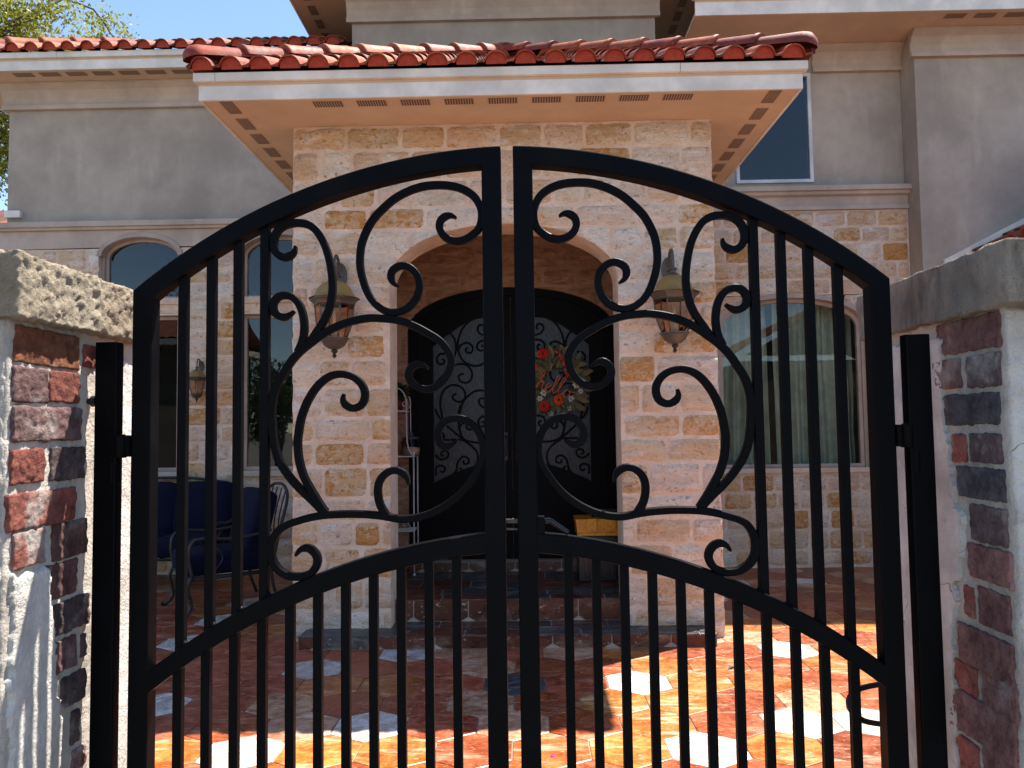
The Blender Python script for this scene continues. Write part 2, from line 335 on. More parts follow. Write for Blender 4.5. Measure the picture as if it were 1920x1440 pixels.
M = dict(
    gate=m_gate(), stucco=m_stucco('tan stucco', (0.385, 0.325, 0.258)), trim=m_stucco('trim stucco', (0.46, 0.375, 0.30)),
    fascia=m_plain('white fascia paint', (0.70, 0.65, 0.56), 0.6, 80, 0.1, var=0.22), soffit=m_plain('painted soffit', (0.56, 0.41, 0.275), 0.8, 120, 0.12, 0.2, var=0.10),
    vent=m_vent(), shaded_brown_stone=m_shaded_brownstone(), shaded_brown_mortar=m_plain('shade-darkened brown mortar', (0.30, 0.18, 0.115), 0.9, 40, 0.4), stone=m_stone(), mortar=m_mortar(), tile=m_tile(), grout=m_plain('patio grout', (0.34, 0.27, 0.21), 0.95, 60, 0.3),
    roof=m_rooftile(), deck=m_plain('roof underlay', (0.10, 0.035, 0.022), 0.9, 40, 0.3), brick=m_brick(),
    pmortar=m_plaster('pillar mortar', (0.40, 0.355, 0.305), (0.58, 0.53, 0.465), 0.25), plaster=m_plaster('old white stucco', (0.46, 0.425, 0.38), (0.76, 0.73, 0.68), 0.9),
    cap=m_caprock('split limestone cap', (0.31, 0.25, 0.175), (0.45, 0.375, 0.275), (0.37, 0.31, 0.24), 0.8),
    cap2=m_caprock('weathered limestone cap', (0.36, 0.30, 0.235), (0.54, 0.46, 0.37), (0.15, 0.135, 0.115), 0.95),
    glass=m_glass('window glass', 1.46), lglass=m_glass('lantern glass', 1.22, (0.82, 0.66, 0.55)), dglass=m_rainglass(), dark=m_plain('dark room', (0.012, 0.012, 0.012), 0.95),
    frame=m_plain('tan window frame', (0.40, 0.31, 0.25), 0.6), wframe=m_plain('pale vinyl window frame', (0.58, 0.56, 0.56), 0.5), door=m_plain('black door iron', (0.002, 0.002, 0.0023), 0.6, 200, 0.05, 0.10),
    bronze=m_plain('weathered bronze', (0.10, 0.08, 0.065), 0.5, 70, 0.2, 0.5, 0.35), brass=m_plain('aged brass roof', (0.30, 0.19, 0.055), 0.5, 60, 0.2, 0.5, 0.3),
    iron=m_plain('dark cast iron', (0.018, 0.016, 0.015), 0.5, 90, 0.2), white_iron=m_plain('white painted wire', (0.55, 0.53, 0.50), 0.5, 90, 0.1),
    navy=m_cloth('navy cushion fabric', (0.0035, 0.0048, 0.018)), curtain=m_cloth('pale curtain fabric', (0.36, 0.36, 0.29)),
    concrete=m_plaster('driveway concrete', (0.15, 0.14, 0.125), (0.21, 0.195, 0.175), 0.3), obj=m_objcol('tinted'), gloss=m_objcol('tinted plastic', 0.35, 0.5),
    leaf=m_leaf('oak leaves', (0.13, 0.16, 0.022), (0.26, 0.25, 0.030), (0.40, 0.34, 0.045)), leaf2=m_leaf('dark leaves', (0.028, 0.05, 0.013), (0.05, 0.075, 0.02), (0.08, 0.10, 0.025)),
    bark=m_plain('bark', (0.09, 0.07, 0.055), 0.95, 30, 0.8), rubber=m_plain('black rubber', (0.012, 0.012, 0.013), 0.4, 90, 0.05),
)
random.seed(7)

# ================================================================== THE SETTING
WORLD_OF = {}
def place(name, label, cat, loc, group=None):
    """an Empty at a thing's base whose parts are given in world coordinates"""
    o = thing(name, label, cat, loc, 0, group); WORLD_OF[o.name] = Vector(loc); return o
_link = link
def link(o, parent=None):
    COL.objects.link(o)
    if parent is not None:
        o.parent = parent
        if parent.name in WORLD_OF: o.matrix_parent_inverse = Matrix.Translation(-WORLD_OF[parent.name])
    return o

g = mesh('ground', [(-400, -400, -0.035), (400, -400, -0.035), (400, 400, -0.035), (-400, 400, -0.035)], [(0, 1, 2, 3)], M['concrete']); g['kind'] = 'structure'

# ---- patio of hexagonal tiles (lattice measured on the photograph's ground plane)
HW, HR, HX0, HY0 = 0.361, 0.3127, 0.642, 4.617
patio = mesh('patio', [(-5.6, 1.9, -0.007), (5.6, 1.9, -0.007), (5.6, 9.0, -0.007), (-5.6, 9.0, -0.007), (-5.6, 1.9, -0.03), (5.6, 1.9, -0.03), (5.6, 9.0, -0.03), (-5.6, 9.0, -0.03)],
             [(0, 1, 2, 3), (4, 7, 6, 5), (0, 4, 5, 1), (1, 5, 6, 2), (2, 6, 7, 3), (3, 7, 4, 0)], M['grout']); patio['kind'] = 'structure'
PAL = dict(R=((0.30, 0.072, 0.024), .35), O=((0.38, 0.118, 0.026), .5), Y=((0.42, 0.15, 0.026), .7), W=((0.56, 0.52, 0.46), .35), T=((0.48, 0.26, 0.15), .6), D=((0.055, 0.058, 0.062), .12), M=((0.33, 0.080, 0.034), .25))  # M repeats the red R, toned for tiles lying in shade
def g1(x, y): return (280 + x / 5.3333, 1200 + y / 5.3333)
def g2(x, y): return (600 + x / 5.3333, 1200 + y / 5.3333)
def g3(x, y): return (980 + x / 5.3333, 1200 + y / 5.3333)
def g4(x, y): return (1300 + x / 4.966, 1150 + y / 4.966)
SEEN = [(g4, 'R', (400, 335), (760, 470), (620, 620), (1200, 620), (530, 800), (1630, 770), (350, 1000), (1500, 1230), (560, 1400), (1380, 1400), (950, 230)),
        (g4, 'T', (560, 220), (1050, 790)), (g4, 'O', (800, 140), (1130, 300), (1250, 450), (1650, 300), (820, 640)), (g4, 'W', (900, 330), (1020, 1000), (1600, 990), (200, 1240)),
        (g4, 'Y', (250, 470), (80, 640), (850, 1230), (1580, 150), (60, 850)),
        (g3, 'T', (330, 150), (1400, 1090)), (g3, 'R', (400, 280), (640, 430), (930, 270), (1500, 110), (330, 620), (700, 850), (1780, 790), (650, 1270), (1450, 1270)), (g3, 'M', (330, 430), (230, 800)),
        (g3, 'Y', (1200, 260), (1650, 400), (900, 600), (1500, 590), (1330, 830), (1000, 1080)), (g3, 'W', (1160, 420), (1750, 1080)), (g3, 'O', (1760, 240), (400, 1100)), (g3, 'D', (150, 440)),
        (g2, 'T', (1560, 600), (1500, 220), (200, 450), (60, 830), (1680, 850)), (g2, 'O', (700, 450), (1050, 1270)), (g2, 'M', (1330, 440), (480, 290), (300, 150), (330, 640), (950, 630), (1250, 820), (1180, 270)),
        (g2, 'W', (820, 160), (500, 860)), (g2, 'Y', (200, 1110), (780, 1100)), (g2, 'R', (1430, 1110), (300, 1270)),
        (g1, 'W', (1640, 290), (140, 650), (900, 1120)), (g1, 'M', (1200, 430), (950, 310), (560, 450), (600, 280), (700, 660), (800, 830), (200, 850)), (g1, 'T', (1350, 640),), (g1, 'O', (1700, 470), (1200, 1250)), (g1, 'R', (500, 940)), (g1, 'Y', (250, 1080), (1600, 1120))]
def hexcell(x, y):
    best = None
    r0 = round((y - HY0) / HR)
    for r in (r0 - 1, r0, r0 + 1):
        off = HW / 2 if r % 2 else 0.0
        k = round((x - HX0 - off) / HW); cx = HX0 + off + k * HW; cy = HY0 + r * HR
        d = (cx - x) ** 2 + (cy - y) ** 2
        if best is None or d < best[0]: best = (d, r, k, cx, cy)
    return best[1:]
KNOWN = {}
for row in SEEN:
    for q in row[2:]:
        if not isinstance(q, tuple): continue
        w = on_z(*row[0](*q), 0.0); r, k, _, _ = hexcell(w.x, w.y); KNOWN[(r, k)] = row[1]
HS = 0.2055
def hexpts(R_): return [(R_ * math.sin(i * math.pi / 3), R_ * math.cos(i * math.pi / 3)) for i in range(6)]
def slab(poly, z0, z1, ch=0.0025):
    """chamfered slab from a convex polygon: verts, faces"""
    n = len(poly); cx = sum(p[0] for p in poly) / n; cy = sum(p[1] for p in poly) / n
    ins = [(p[0] + (cx - p[0]) * ch * 2 / max(0.05, math.hypot(cx - p[0], cy - p[1])), p[1] + (cy - p[1]) * ch * 2 / max(0.05, math.hypot(cx - p[0], cy - p[1]))) for p in poly]
    v = [(p[0], p[1], z0) for p in poly] + [(p[0], p[1], z1 - ch) for p in poly] + [(p[0], p[1], z1) for p in ins]
    f = [tuple(range(2 * n, 3 * n))]
    for b in (0, n): f += [(b + i, b + (i + 1) % n, b + n + (i + 1) % n, b + n + i) for i in range(n)]
    return v, f
hv, hf = slab(hexpts(HS), -0.02, 0.0)
hex_me = bpy.data.meshes.new('hexagon tile'); hex_me.from_pydata(hv, [], hf); hex_me.materials.append(M['tile'])
YP, YW, YG = 5.55, 8.2, 7.9
rt = random.Random(21); cells = []
for r in range(-9, 13):
    for k in range(-20, 16):
        cx = HX0 + (HW / 2 if r % 2 else 0) + k * HW; cy = HY0 + r * HR
        if not (2.1 < cy < YW - 0.03 and -5.4 < cx < 5.4): continue
        if cy > YP + 0.25 and -1.5 < cx < 1.2: continue
        v = Vector((cx, cy, 0)) - Vector((0, 0, EYE)); d = v.dot(CF); sx = 960 + FPX * v.dot(CR) / d; sy = 720 - FPX * v.dot(CU) / d
        seen = 215 < sx < 1720 and sy < 1500
        cells.append((0 if seen else 1, cy, r, k, cx))
cells.sort()
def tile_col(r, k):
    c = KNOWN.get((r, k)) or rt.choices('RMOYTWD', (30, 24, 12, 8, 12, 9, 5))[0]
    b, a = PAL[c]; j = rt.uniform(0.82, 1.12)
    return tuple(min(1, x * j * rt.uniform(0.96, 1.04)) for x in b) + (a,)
rest = {}
for i, (unseen, cy, r, k, cx) in enumerate(cells):
    col = tile_col(r, k)
    if i < 300 and not unseen:
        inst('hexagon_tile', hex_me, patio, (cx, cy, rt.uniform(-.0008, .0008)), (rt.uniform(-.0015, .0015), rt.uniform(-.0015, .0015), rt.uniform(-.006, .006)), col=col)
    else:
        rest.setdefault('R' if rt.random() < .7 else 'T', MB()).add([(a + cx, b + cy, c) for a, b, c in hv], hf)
for kx, mb in rest.items():
    o = mb.build('hexagon_tile_field', M['tile'], patio, col=PAL[kx][0] + (PAL[kx][1],)); o['kind'] = 'stuff'

# ================================================================== THE HOUSE
house = place('house', 'two-storey tan stucco house with limestone entrance portico and red clay tile roofs', 'house', (-0.15, 7.5, 0))
def arch_pts(xc, hw, spring, rise, n=18):
    return [(xc - hw * math.cos(math.pi * i / n), spring + rise * math.sin(math.pi * i / n)) for i in range(n + 1)]
def panel(name, outer, holes, y, depth, mat, parent, back=True, col=None):
    polys = [outer] + holes; flat = [p for q in polys for p in q]
    tri = geometry.tessellate_polygon([[Vector((p[0], p[1], 0)) for p in q] for q in polys])
    n = len(flat); v = [(p[0], y, p[1]) for p in flat] + [(p[0], y + depth, p[1]) for p in flat]
    f = []
    for t in tri:
        a, b, c = (flat[i] for i in t)
        cr = (b[0] - a[0]) * (c[1] - a[1]) - (b[1] - a[1]) * (c[0] - a[0])
        t = tuple(t) if cr > 0 else tuple(t)[::-1]
        f.append(t)
        if back: f.append(tuple(i + n for i in t[::-1]))
    s = 0
    for qi, q in enumerate(polys):
        m = len(q)
        ar = sum(q[i][0] * q[(i + 1) % m][1] - q[(i + 1) % m][0] * q[i][1] for i in range(m))
        flip = (ar > 0) == (qi == 0)
        for i in range(m):
            a, b = s + i, s + (i + 1) % m
            f.append((b, a, a + n, b + n) if flip else (a, b, b + n, a + n))
        s += m
    return mesh(name, v, f, mat, parent, col=col)
def inside(op, x, z, e=0.0):
    xc, hw, z0, sp, ri = op
    if abs(x - xc) >= hw - e or z <= z0 + e: return False
    if z <= sp: return True
    return ((x - xc) / hw) ** 2 + ((z - sp) / ri) ** 2 < 1 - e if ri > 0 else False
def push(op, x, z):
    xc, hw, z0, sp, ri = op
    if not inside(op, x, z): return x, z
    dx = hw - abs(x - xc); sg = 1 if x > xc else -1
    if z > sp:
        k = math.sqrt(((x - xc) / hw) ** 2 + ((z - sp) / ri) ** 2) or 1e-3
        return xc + (x - xc) / k, sp + (z - sp) / k
    dz = z - z0 if z0 > 0.05 else 9
    dt = (sp + ri * math.sqrt(max(0, 1 - ((x - xc) / hw) ** 2))) - z
    if dt < dx and dt < dz: return x, z + dt
    return (x, z0) if dz < dx else (xc + sg * hw, z)
STONE_PAL = [((0.70, 0.55, 0.39), 0.0), ((0.66, 0.47, 0.29), 0.15), ((0.66, 0.49, 0.36), 0.0), ((0.74, 0.63, 0.49), 0.0), ((0.60, 0.41, 0.24), 0.3), ((0.62, 0.51, 0.39), 0.0), ((0.66, 0.42, 0.21), 0.5)]
def stones(parent, y, x0, x1, z0, z1, ops, seed, ch=(0.16, 0.23), ln=(0.19, 0.42), proud=0.012, ochre=0.03, force=(), tint=(1, 1, 1), mat='stone'):
    rn = random.Random(seed); z = z0; n = 0
    while z < z1 - 0.05:
        h = rn.uniform(*ch)
        if z + h > z1 - 0.10: h = z1 - z
        x = x0 - rn.uniform(0, 0.02) * 0; first = True
        while x < x1 - 0.01:
            w = rn.uniform(*ln) * (0.62 if first and rn.random() < .5 else 1); first = False
            if x + w > x1 - 0.12: w = x1 - x
            cx, cz = x + w / 2, z + h / 2; gap = 0.0055
            nx = max(4, int(w / 0.032)); nz = max(4, int(h / 0.032)); jit = rn.random() * 50
            ed = [rn.uniform(-.008, .008) for _ in range(4)]
            v = []; f = []
            for j in range(nz + 1):
                for i in range(nx + 1):
                    u, t = i / nx, j / nz
                    px_ = x + gap + (w - 2 * gap) * u; pz_ = z + gap + (h - 2 * gap) * t
                    eu = min(u, 1 - u) * w; et = min(t, 1 - t) * h; e = min(eu, et)
                    if e < 1e-6:
                        cu = (abs(u - .5) * 2) ** 6 * (abs(t - .5) * 2) ** 6
                        px_ += (0.5 - u) * 0.012 * cu + NZ(px_, pz_, jit, 14) * .006; pz_ += (0.5 - t) * 0.012 * cu + NZ(pz_, px_, jit, 14) * .006
                        yy = 0.004
                    else:
                        yy = -proud * min(1, e / 0.03) ** .6 * (1 + 1.2 * NZ(px_, pz_, jit, 11)) - 0.007 * NZ(px_, pz_, jit, 30) - 0.002
                    for op in ops: px_, pz_ = push(op, px_, pz_)
                    v.append((px_ - cx, yy, pz_ - cz))
            for j in range(nz):
                for i in range(nx):
                    a = j * (nx + 1) + i; q = (a, a + 1, a + nx + 2, a + nx + 1)
                    xs_ = [v[k][0] for k in q]; zs_ = [v[k][2] for k in q]
                    if area2(list(zip(xs_, zs_))) < 6e-5 or max(xs_) - min(xs_) > 0.11 or max(zs_) - min(zs_) > 0.11: continue
                    mx_, mz_ = cx + sum(xs_) / 4, cz + sum(zs_) / 4
                    if any(inside(op, mx_, mz_, 0.006) for op in ops): continue
                    f.append(q)
            used = sorted({k for q in f for k in q}); rm = {k: i for i, k in enumerate(used)}; v = [v[k] for k in used]; f = [tuple(rm[k] for k in q) for q in f]
            if sum(area2([(v[k][0], v[k][2]) for k in q]) for q in f) > 0.004:
                b, a = rn.choice(STONE_PAL)
                if rn.random() < ochre: b, a = (0.55, 0.36, 0.18), 1.0
                for (fx, fz) in force:
                    if x < fx < x + w and z < fz < z + h: b, a = (0.56, 0.38, 0.20), rn.uniform(.7, 1.0)
                j = rn.uniform(.95, 1.14)
                o = mesh('stone', v, f, M[mat], parent, smooth=True, col=tuple(min(1, c * j * k) for c, k in zip(b, tint)) + (a,)); o.location = (cx, y, cz); n += 1
            x += w
        z += h
    return n

# ---- portico
PXL, PXR, SOF = on_y(550, 600, YP).x, on_y(1345, 700, YP).x, 3.72
OL, OR_ = on_y(731, 650, YP).x, on_y(1161, 650, YP).x
oc, ohw = (OL + OR_) / 2, (OR_ - OL) / 2
osp = on_y(733, 526, YP).z; ori = on_y(950, 419, YP).z - osp
pts = arch_pts(oc, ohw, osp, ori, 24)
pw = panel('stone_wall', [(PXL, 0), (OL, 0)] + pts + [(OR_, 0), (PXR, 0), (PXR, SOF), (PXL, SOF)], [], YP, 0.32, M['mortar'], house)
pw['label'] = 'front of the portico in cream and ochre limestone blocks with an arched opening'
fo = [on_y(px, py, YP) for px, py in ((650, 260), (1172, 248), (745, 400), (1270, 405), (640, 720), (645, 885), (700, 640), (1205, 715), (1310, 640), (1320, 560), (1245, 445), (730, 880), (660, 380))]
ns = stones(pw, YP, PXL - 0.012, PXR + 0.012, 0.01, SOF - 0.005, [(oc, ohw, -1, osp, ori)], 5, force=[(p.x, p.z) for p in fo])
# mortar-lined soffit of the arch is the wall's own depth; side and rear masonry of the portico
b = MB(); b.box(PXL, PXL + 0.28, YP + 0.322, YW + 0.1, 0, SOF); b.build('portico_side_wall', M['mortar'], house)
b = MB(); b.box(PXR - 0.28, PXR, YP + 0.322, YW + 0.1, 0, SOF); b.build('portico_side_wall', M['mortar'], house)
VL, VR, YD = PXL + 0.282, PXR - 0.282, 6.85
b = MB(); b.box(VL, VR, YP + 0.322, YW, 3.32, SOF - 0.003); b.build('vestibule_ceiling', M['soffit'], house)
dcx, dhw = -0.115, 0.92
dsp, dri = on_y(800, 619, YD).z, on_y(950, 540, YD).z - on_y(950, 619, YD).z
FZ = 0.248
pts = arch_pts(dcx, dhw, dsp, dri, 24)
dw = panel('inner_wall', [(VL, FZ), (dcx - dhw, FZ)] + pts + [(dcx + dhw, FZ), (VR, FZ), (VR, 3.32), (VL, 3.32)], [], YD, 0.25, M['shaded_brown_mortar'], house)  # inner wall masonry darkened: the recess's shade is put into its colour
stones(dw, YD, VL, VR, FZ + .1, 3.30, [(dcx, dhw, -1, dsp, dri)], 11, ln=(0.25, 0.5), proud=0.008, tint=(.62, .46, .36), mat='shaded_brown_stone')
# ---- steps with clipped hexagon slate tiles
def tiled(parent, x0, x1, a0, a1, fixed, plane, seed, w=0.40, cols='DDDMM'):
    rs = random.Random(seed); R_ = w / math.sqrt(3); row = R_ * 1.5
    for r in range(-1, int((a1 - a0) / row) + 3):
        for k in range(-1, int((x1 - x0) / w) + 2):
            cx = x0 + 0.13 + k * w + (w / 2 if r % 2 else 0); cy = a0 + (0.05 if plane == 'top' else -0.205) + r * row
            p = clip_poly([(cx + a, cy + b_) for a, b_ in hexpts(R_ - 0.005)], x0, x1, a0, a1)
            if len(p) < 3 or area2(p) < 0.0012: continue
            p = p[::-1] if sum(p[i][0] * p[(i + 1) % len(p)][1] - p[(i + 1) % len(p)][0] * p[i][1] for i in range(len(p))) < 0 else p
            v, f = slab(p, -0.008, 0.0, 0.0015)
            mx = sum(q[0] for q in p) / len(p); my = sum(q[1] for q in p) / len(p)
            if plane == 'top': v = [(a - mx, b_ - my, c) for a, b_, c in v]; loc = (mx, my, fixed)
            else: v = [(a - mx, -c, b_ - my) for a, b_, c in v]; loc = (mx, fixed, my)
            c, al = PAL[rs.choice(cols)]; al = max(al, .3) if c[0] < .1 else al; j = rs.uniform(.6, 1.1) * (1 if c[0] < .1 else .36)  # red tiles dimmed to put the roof's shade into their colour
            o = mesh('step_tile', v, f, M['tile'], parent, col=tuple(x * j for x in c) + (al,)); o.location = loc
SX0, SX1, SY0 = on_z(560, 1218, 0).x, on_z(1346, 1213, 0).x, 5.33
b = MB(); b.box(SX0, SX1, SY0, YP - 0.002, 0.0, 0.084); b.box(OL + .003, OR_ - .003, YP - 0.002, 5.86, 0.0, 0.0838)
s1 = b.build('step', M['trim'], house)
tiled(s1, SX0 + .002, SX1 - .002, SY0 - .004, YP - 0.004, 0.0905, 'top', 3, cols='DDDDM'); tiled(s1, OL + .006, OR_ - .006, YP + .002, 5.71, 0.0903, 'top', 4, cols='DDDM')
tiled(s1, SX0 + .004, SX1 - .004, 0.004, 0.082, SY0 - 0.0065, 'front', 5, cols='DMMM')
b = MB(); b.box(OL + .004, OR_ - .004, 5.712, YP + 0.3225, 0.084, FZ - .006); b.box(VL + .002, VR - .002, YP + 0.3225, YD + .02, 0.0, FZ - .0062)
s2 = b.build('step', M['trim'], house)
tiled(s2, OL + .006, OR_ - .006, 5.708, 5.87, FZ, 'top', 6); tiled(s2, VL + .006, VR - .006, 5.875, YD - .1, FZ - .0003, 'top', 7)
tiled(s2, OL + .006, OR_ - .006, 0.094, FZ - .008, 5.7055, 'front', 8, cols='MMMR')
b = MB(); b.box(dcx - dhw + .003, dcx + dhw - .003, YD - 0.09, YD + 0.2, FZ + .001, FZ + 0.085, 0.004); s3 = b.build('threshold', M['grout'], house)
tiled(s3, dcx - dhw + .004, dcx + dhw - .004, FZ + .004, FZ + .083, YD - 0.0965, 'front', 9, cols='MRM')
# ---- door
DZ = FZ + 0.088
def half_arch(sg, xi, hw, sp, ri, z0, n=12):
    pts_ = [(dcx + sg * xi, z0), (dcx + sg * hw, z0)] + [(dcx + sg * hw * math.cos(math.pi / 2 * i / n), sp + ri * math.sin(math.pi / 2 * i / n)) for i in range(n)]
    pts_ = [p for p in pts_ if sg * (p[0] - dcx) >= xi] + [(dcx + sg * xi, sp + ri * math.sqrt(max(0, 1 - (xi / hw) ** 2)))]
    return pts_ if sg > 0 else pts_[::-1]
ring = arch_pts(dcx, dhw - .002, dsp, dri, 24); ring2 = arch_pts(dcx, dhw - .075, dsp, dri - .07, 24)
fr = panel('door_frame', [(dcx - dhw + .002, DZ)] + ring + [(dcx + dhw - .002, DZ), (dcx + dhw - .075, DZ)] + ring2[::-1] + [(dcx - dhw + .075, DZ)], [], YD + 0.03, 0.14, M['door'], house)
YL = YD + 0.06
GL0, GL1 = on_y(813, 750, YL).x - dcx, on_y(928, 750, YL).x - dcx     # negative numbers
gz_lo, gz_hi = on_y(820, 905, YL).z, on_y(820, 650, YL).z
gz_lo2, gz_hi2 = on_y(925, 868, YL).z, on_y(925, 590, YL).z
SC1 = [[(1525, 105), (1400, 115), (1270, 180), (1180, 310), (1140, 470), (1160, 600), (1220, 700), (1320, 755), (1420, 760), (1525, 710)], [(1150, 560), (1175, 490), (1250, 450), (1320, 475), (1345, 530), (1320, 585), (1270, 585), (1245, 545), (1275, 515)],
       [(1600, 350), (1525, 355), (1450, 335), (1405, 275), (1430, 215), (1480, 210), (1505, 260), (1480, 280)], [(1600, 440), (1525, 420), (1450, 430), (1400, 480), (1410, 540), (1460, 560), (1500, 530), (1485, 490), (1455, 495)],
       [(920, 295), (1000, 300), (1080, 370), (1115, 470), (1110, 580), (1080, 680), (1000, 830), (880, 960), (830, 1010)], [(970, 600), (900, 605), (855, 670), (890, 740), (950, 735), (965, 690), (925, 675)],
       [(1060, 770), (1180, 735), (1280, 770), (1335, 860), (1310, 960), (1240, 995), (1165, 960), (1155, 890), (1220, 870)], [(960, 1520), (930, 1440), (905, 1250), (950, 1100), (1050, 1025), (1160, 1035), (1235, 1110), (1230, 1210), (1160, 1250), (1085, 1220), (1075, 1160), (1125, 1140)],
       [(1160, 1440), (1200, 1280), (1280, 1170), (1390, 1100), (1525, 1100), (1640, 1130)], [(1600, 1310), (1525, 1330), (1450, 1300), (1425, 1230), (1460, 1200), (1510, 1215), (1500, 1260)]]
SC2 = [[(820, 40), (860, 130), (960, 240), (1090, 350), (1130, 390), (1230, 460), (1290, 540), (1290, 640), (1240, 720), (1160, 760), (1090, 700)], [(1100, 0), (1080, 100), (1085, 230), (1110, 340), (1180, 400), (1320, 420), (1420, 400)],
       [(1110, 340), (1090, 250), (1130, 200), (1170, 190), (1170, 250), (1210, 275), (1240, 250), (1215, 220)], [(1130, 390), (1060, 385), (930, 390), (900, 380), (920, 340), (890, 310), (870, 330)], [(820, 560), (880, 610), (950, 590), (965, 530), (910, 510), (880, 550), (915, 570)],
       [(980, 810), (1050, 740), (1070, 640), (1130, 575), (1190, 600), (1190, 650), (1140, 660), (1135, 620)], [(830, 790), (830, 700), (890, 675), (930, 710), (910, 750), (870, 740)], [(1430, 120), (1340, 130), (1300, 180), (1320, 240), (1370, 230), (1375, 190), (1340, 185)], [(1450, 580), (1380, 600), (1370, 660), (1410, 690), (1440, 650)]]
for sg in (-1, 1):
    a0, a1 = -GL0, -GL1
    gp = [(a0, gz_lo), (a0, gz_hi)] + [(a0 + (a1 - a0) * i / 8, gz_hi + (gz_hi2 - gz_hi) * math.sin(math.pi / 2 * i / 8)) for i in range(1, 9)] + [(a1, gz_lo2)] + [(a1 + (a0 - a1) * i / 8, gz_lo2 + (gz_lo - gz_lo2) * (1 - math.cos(math.pi / 2 * i / 8))) for i in range(1, 8)]
    hole = [(dcx + sg * p[0], p[1]) for p in gp]
    lf = panel('door_leaf', half_arch(sg, 0.003, dhw - 0.078, dsp, dri - .073, DZ + .004), [hole], YL - .02, 0.045, M['door'], house)
    panel('pane', hole, [], YL + .004, 0.008, M['dglass'], lf)
    for lst, ox, oy, s_ in ((SC1, 700, 580, 7.2), (SC2, 680, 760, 6.0)):
        for ln_ in lst:
            P = [on_y(ox + x / s_, oy + y / s_, YL) for x, y in ln_]; P = [Vector((dcx + (p.x - dcx) * (-sg), p.z)) for p in P]
            P = smooth_line(P, 0.02); mb = MB(); ribbon(mb, P, [0.017] * len(P), 0.012, 0.002, YL - 0.006 - random.random() * .003); mb.build('scroll', M['door'], lf)
    mb = MB(); hx = dcx + sg * 0.055; mb.box(hx - .018, hx + .018, YL - .035, YL - .0205, 1.2, 1.45, .004); mb.tube([(hx, YL - .03, 1.25), (hx, YL - .075, 1.27), (hx, YL - .075, 1.40), (hx, YL - .03, 1.42)], .009, 8); mb.build('pull_handle', M['iron'], lf)

# ---- main walls: left, right, projecting wing, upper centre block
LX0, RX1 = on_y(16, 300, YW).x, on_y(1722, 300, YG).x
def P_(px, py, y=YW): p = on_y(px, py, y); return p.x, p.z
W1 = (P_(196, 500)[0], P_(338, 500)[0]); W2 = (P_(456, 500)[0], P_(600, 500)[0])
zcr = P_(266, 447)[1]; zspr = zcr - 0.20; zl_hi = P_(480, 558)[1]; zl_lo = P_(480, 590)[1]; zs = P_(460, 882)[1]
def rect(x0, x1, z0, z1): return [(x0, z0), (x1, z0), (x1, z1), (x0, z1)]
def arched(x0, x1, z0, zsp, zc): return [(x0, z0), (x1, z0)] + arch_pts((x0 + x1) / 2, (x1 - x0) / 2, zsp, zc - zsp, 16)[::-1]
LS, RS = 5.29, 5.53                       # soffit heights
zfr = 3.47
holes = []
for a, c in (W1, W2): holes += [arched(a, c, zl_hi, zspr, zcr), rect(a, c, zs, zl_lo)]
lw = panel('stucco_wall', rect(LX0, PXL, 0, LS), holes, YW, 0.14, M['stucco'], house)
stw = panel('stone_wall', rect(LX0 - .01, PXL - .002, 0, zfr), [[(x, min(z, zfr - .001)) for x, z in h] for h in holes], YW - 0.05, 0.0485, M['mortar'], house, back=False) if False else None
ops = [((a + c) / 2, (c - a) / 2 + .03, zl_hi - .02, zspr, zcr - zspr + .03) for a, c in (W1, W2)] + [((a + c) / 2, (c - a) / 2 + .03, zs - .02, zl_lo + .02, 0.0001) for a, c in (W1, W2)]
def backing(x0, x1, z1, openings, y):
    """stone zone: strips of mortar around the openings"""
    xs = sorted({x0, x1} | {o[0] - o[1] for o in openings} | {o[0] + o[1] for o in openings}); mb = MB()
    xs = [min(max(x, x0), x1) for x in xs]
    for a, c in zip(xs[:-1], xs[1:]):
        if c - a < 1e-4: continue
        m = (a + c) / 2; sp = sorted((o[2], o[3] + (o[4] if o[4] > .01 else 0)) for o in openings if abs(m - o[0]) < o[1]); z = 0.0
        for lo, hi in sp + [(z1, z1)]:
            if lo - z > 0.004: mb.box(a, c, y, YW - .002, z, min(lo, z1))
            z = hi
    return mb.build('stone_wall', M['mortar'], house)
st_l = backing(LX0 - .02, PXL - .003, zfr, ops, YW - 0.05)
st_l['label'] = 'stone-faced lower wall with two arched windows behind the patio sofa'
fo = [on_y(px, py, YW - .05) for px, py in ((420, 570), (420, 625), (360, 790), (355, 885), (400, 880))]
stones(st_l, YW - 0.05, on_y(185, 600, YW).x - .6, PXL - .01, 0.02, zfr, ops, 31, ch=(.16, .22), ln=(.22, .42), force=[(p.x, p.z) for p in fo], ochre=.03)
# right wall
WR = (P_(1350, 700)[0], P_(1617, 700)[0]); zrb, zrc = P_(1560, 876)[1], P_(1485, 560)[1]; zrs = zrc - 0.27
UW = (P_(1379, 300)[0], P_(1524, 300)[0]); zub, zut = P_(1450, 344)[1], 5.26
zbr = P_(1550, 397)[1]
rw = panel('stucco_wall', rect(PXR, RX1 - .002, 0, RS), [arched(WR[0], WR[1], zrb, zrs, zrc), rect(UW[0], UW[1], zub, zut)], YW, 0.14, M['stucco'], house)
opr = [((WR[0] + WR[1]) / 2, (WR[1] - WR[0]) / 2 + .03, zrb - .02, zrs, zrc - zrs + .03)]
st_r = backing(PXR + .003, RX1 - .004, zbr, opr, YW - 0.05); st_r['label'] = 'stone-faced lower wall with a single wide arched curtained window'
fo = [on_y(px, py, YW - .05) for px, py in ((1608, 437), (1700, 463), (1497, 408), (1450, 520), (1360, 490), (1505, 545), (1352, 540), (1555, 930), (1470, 965))]
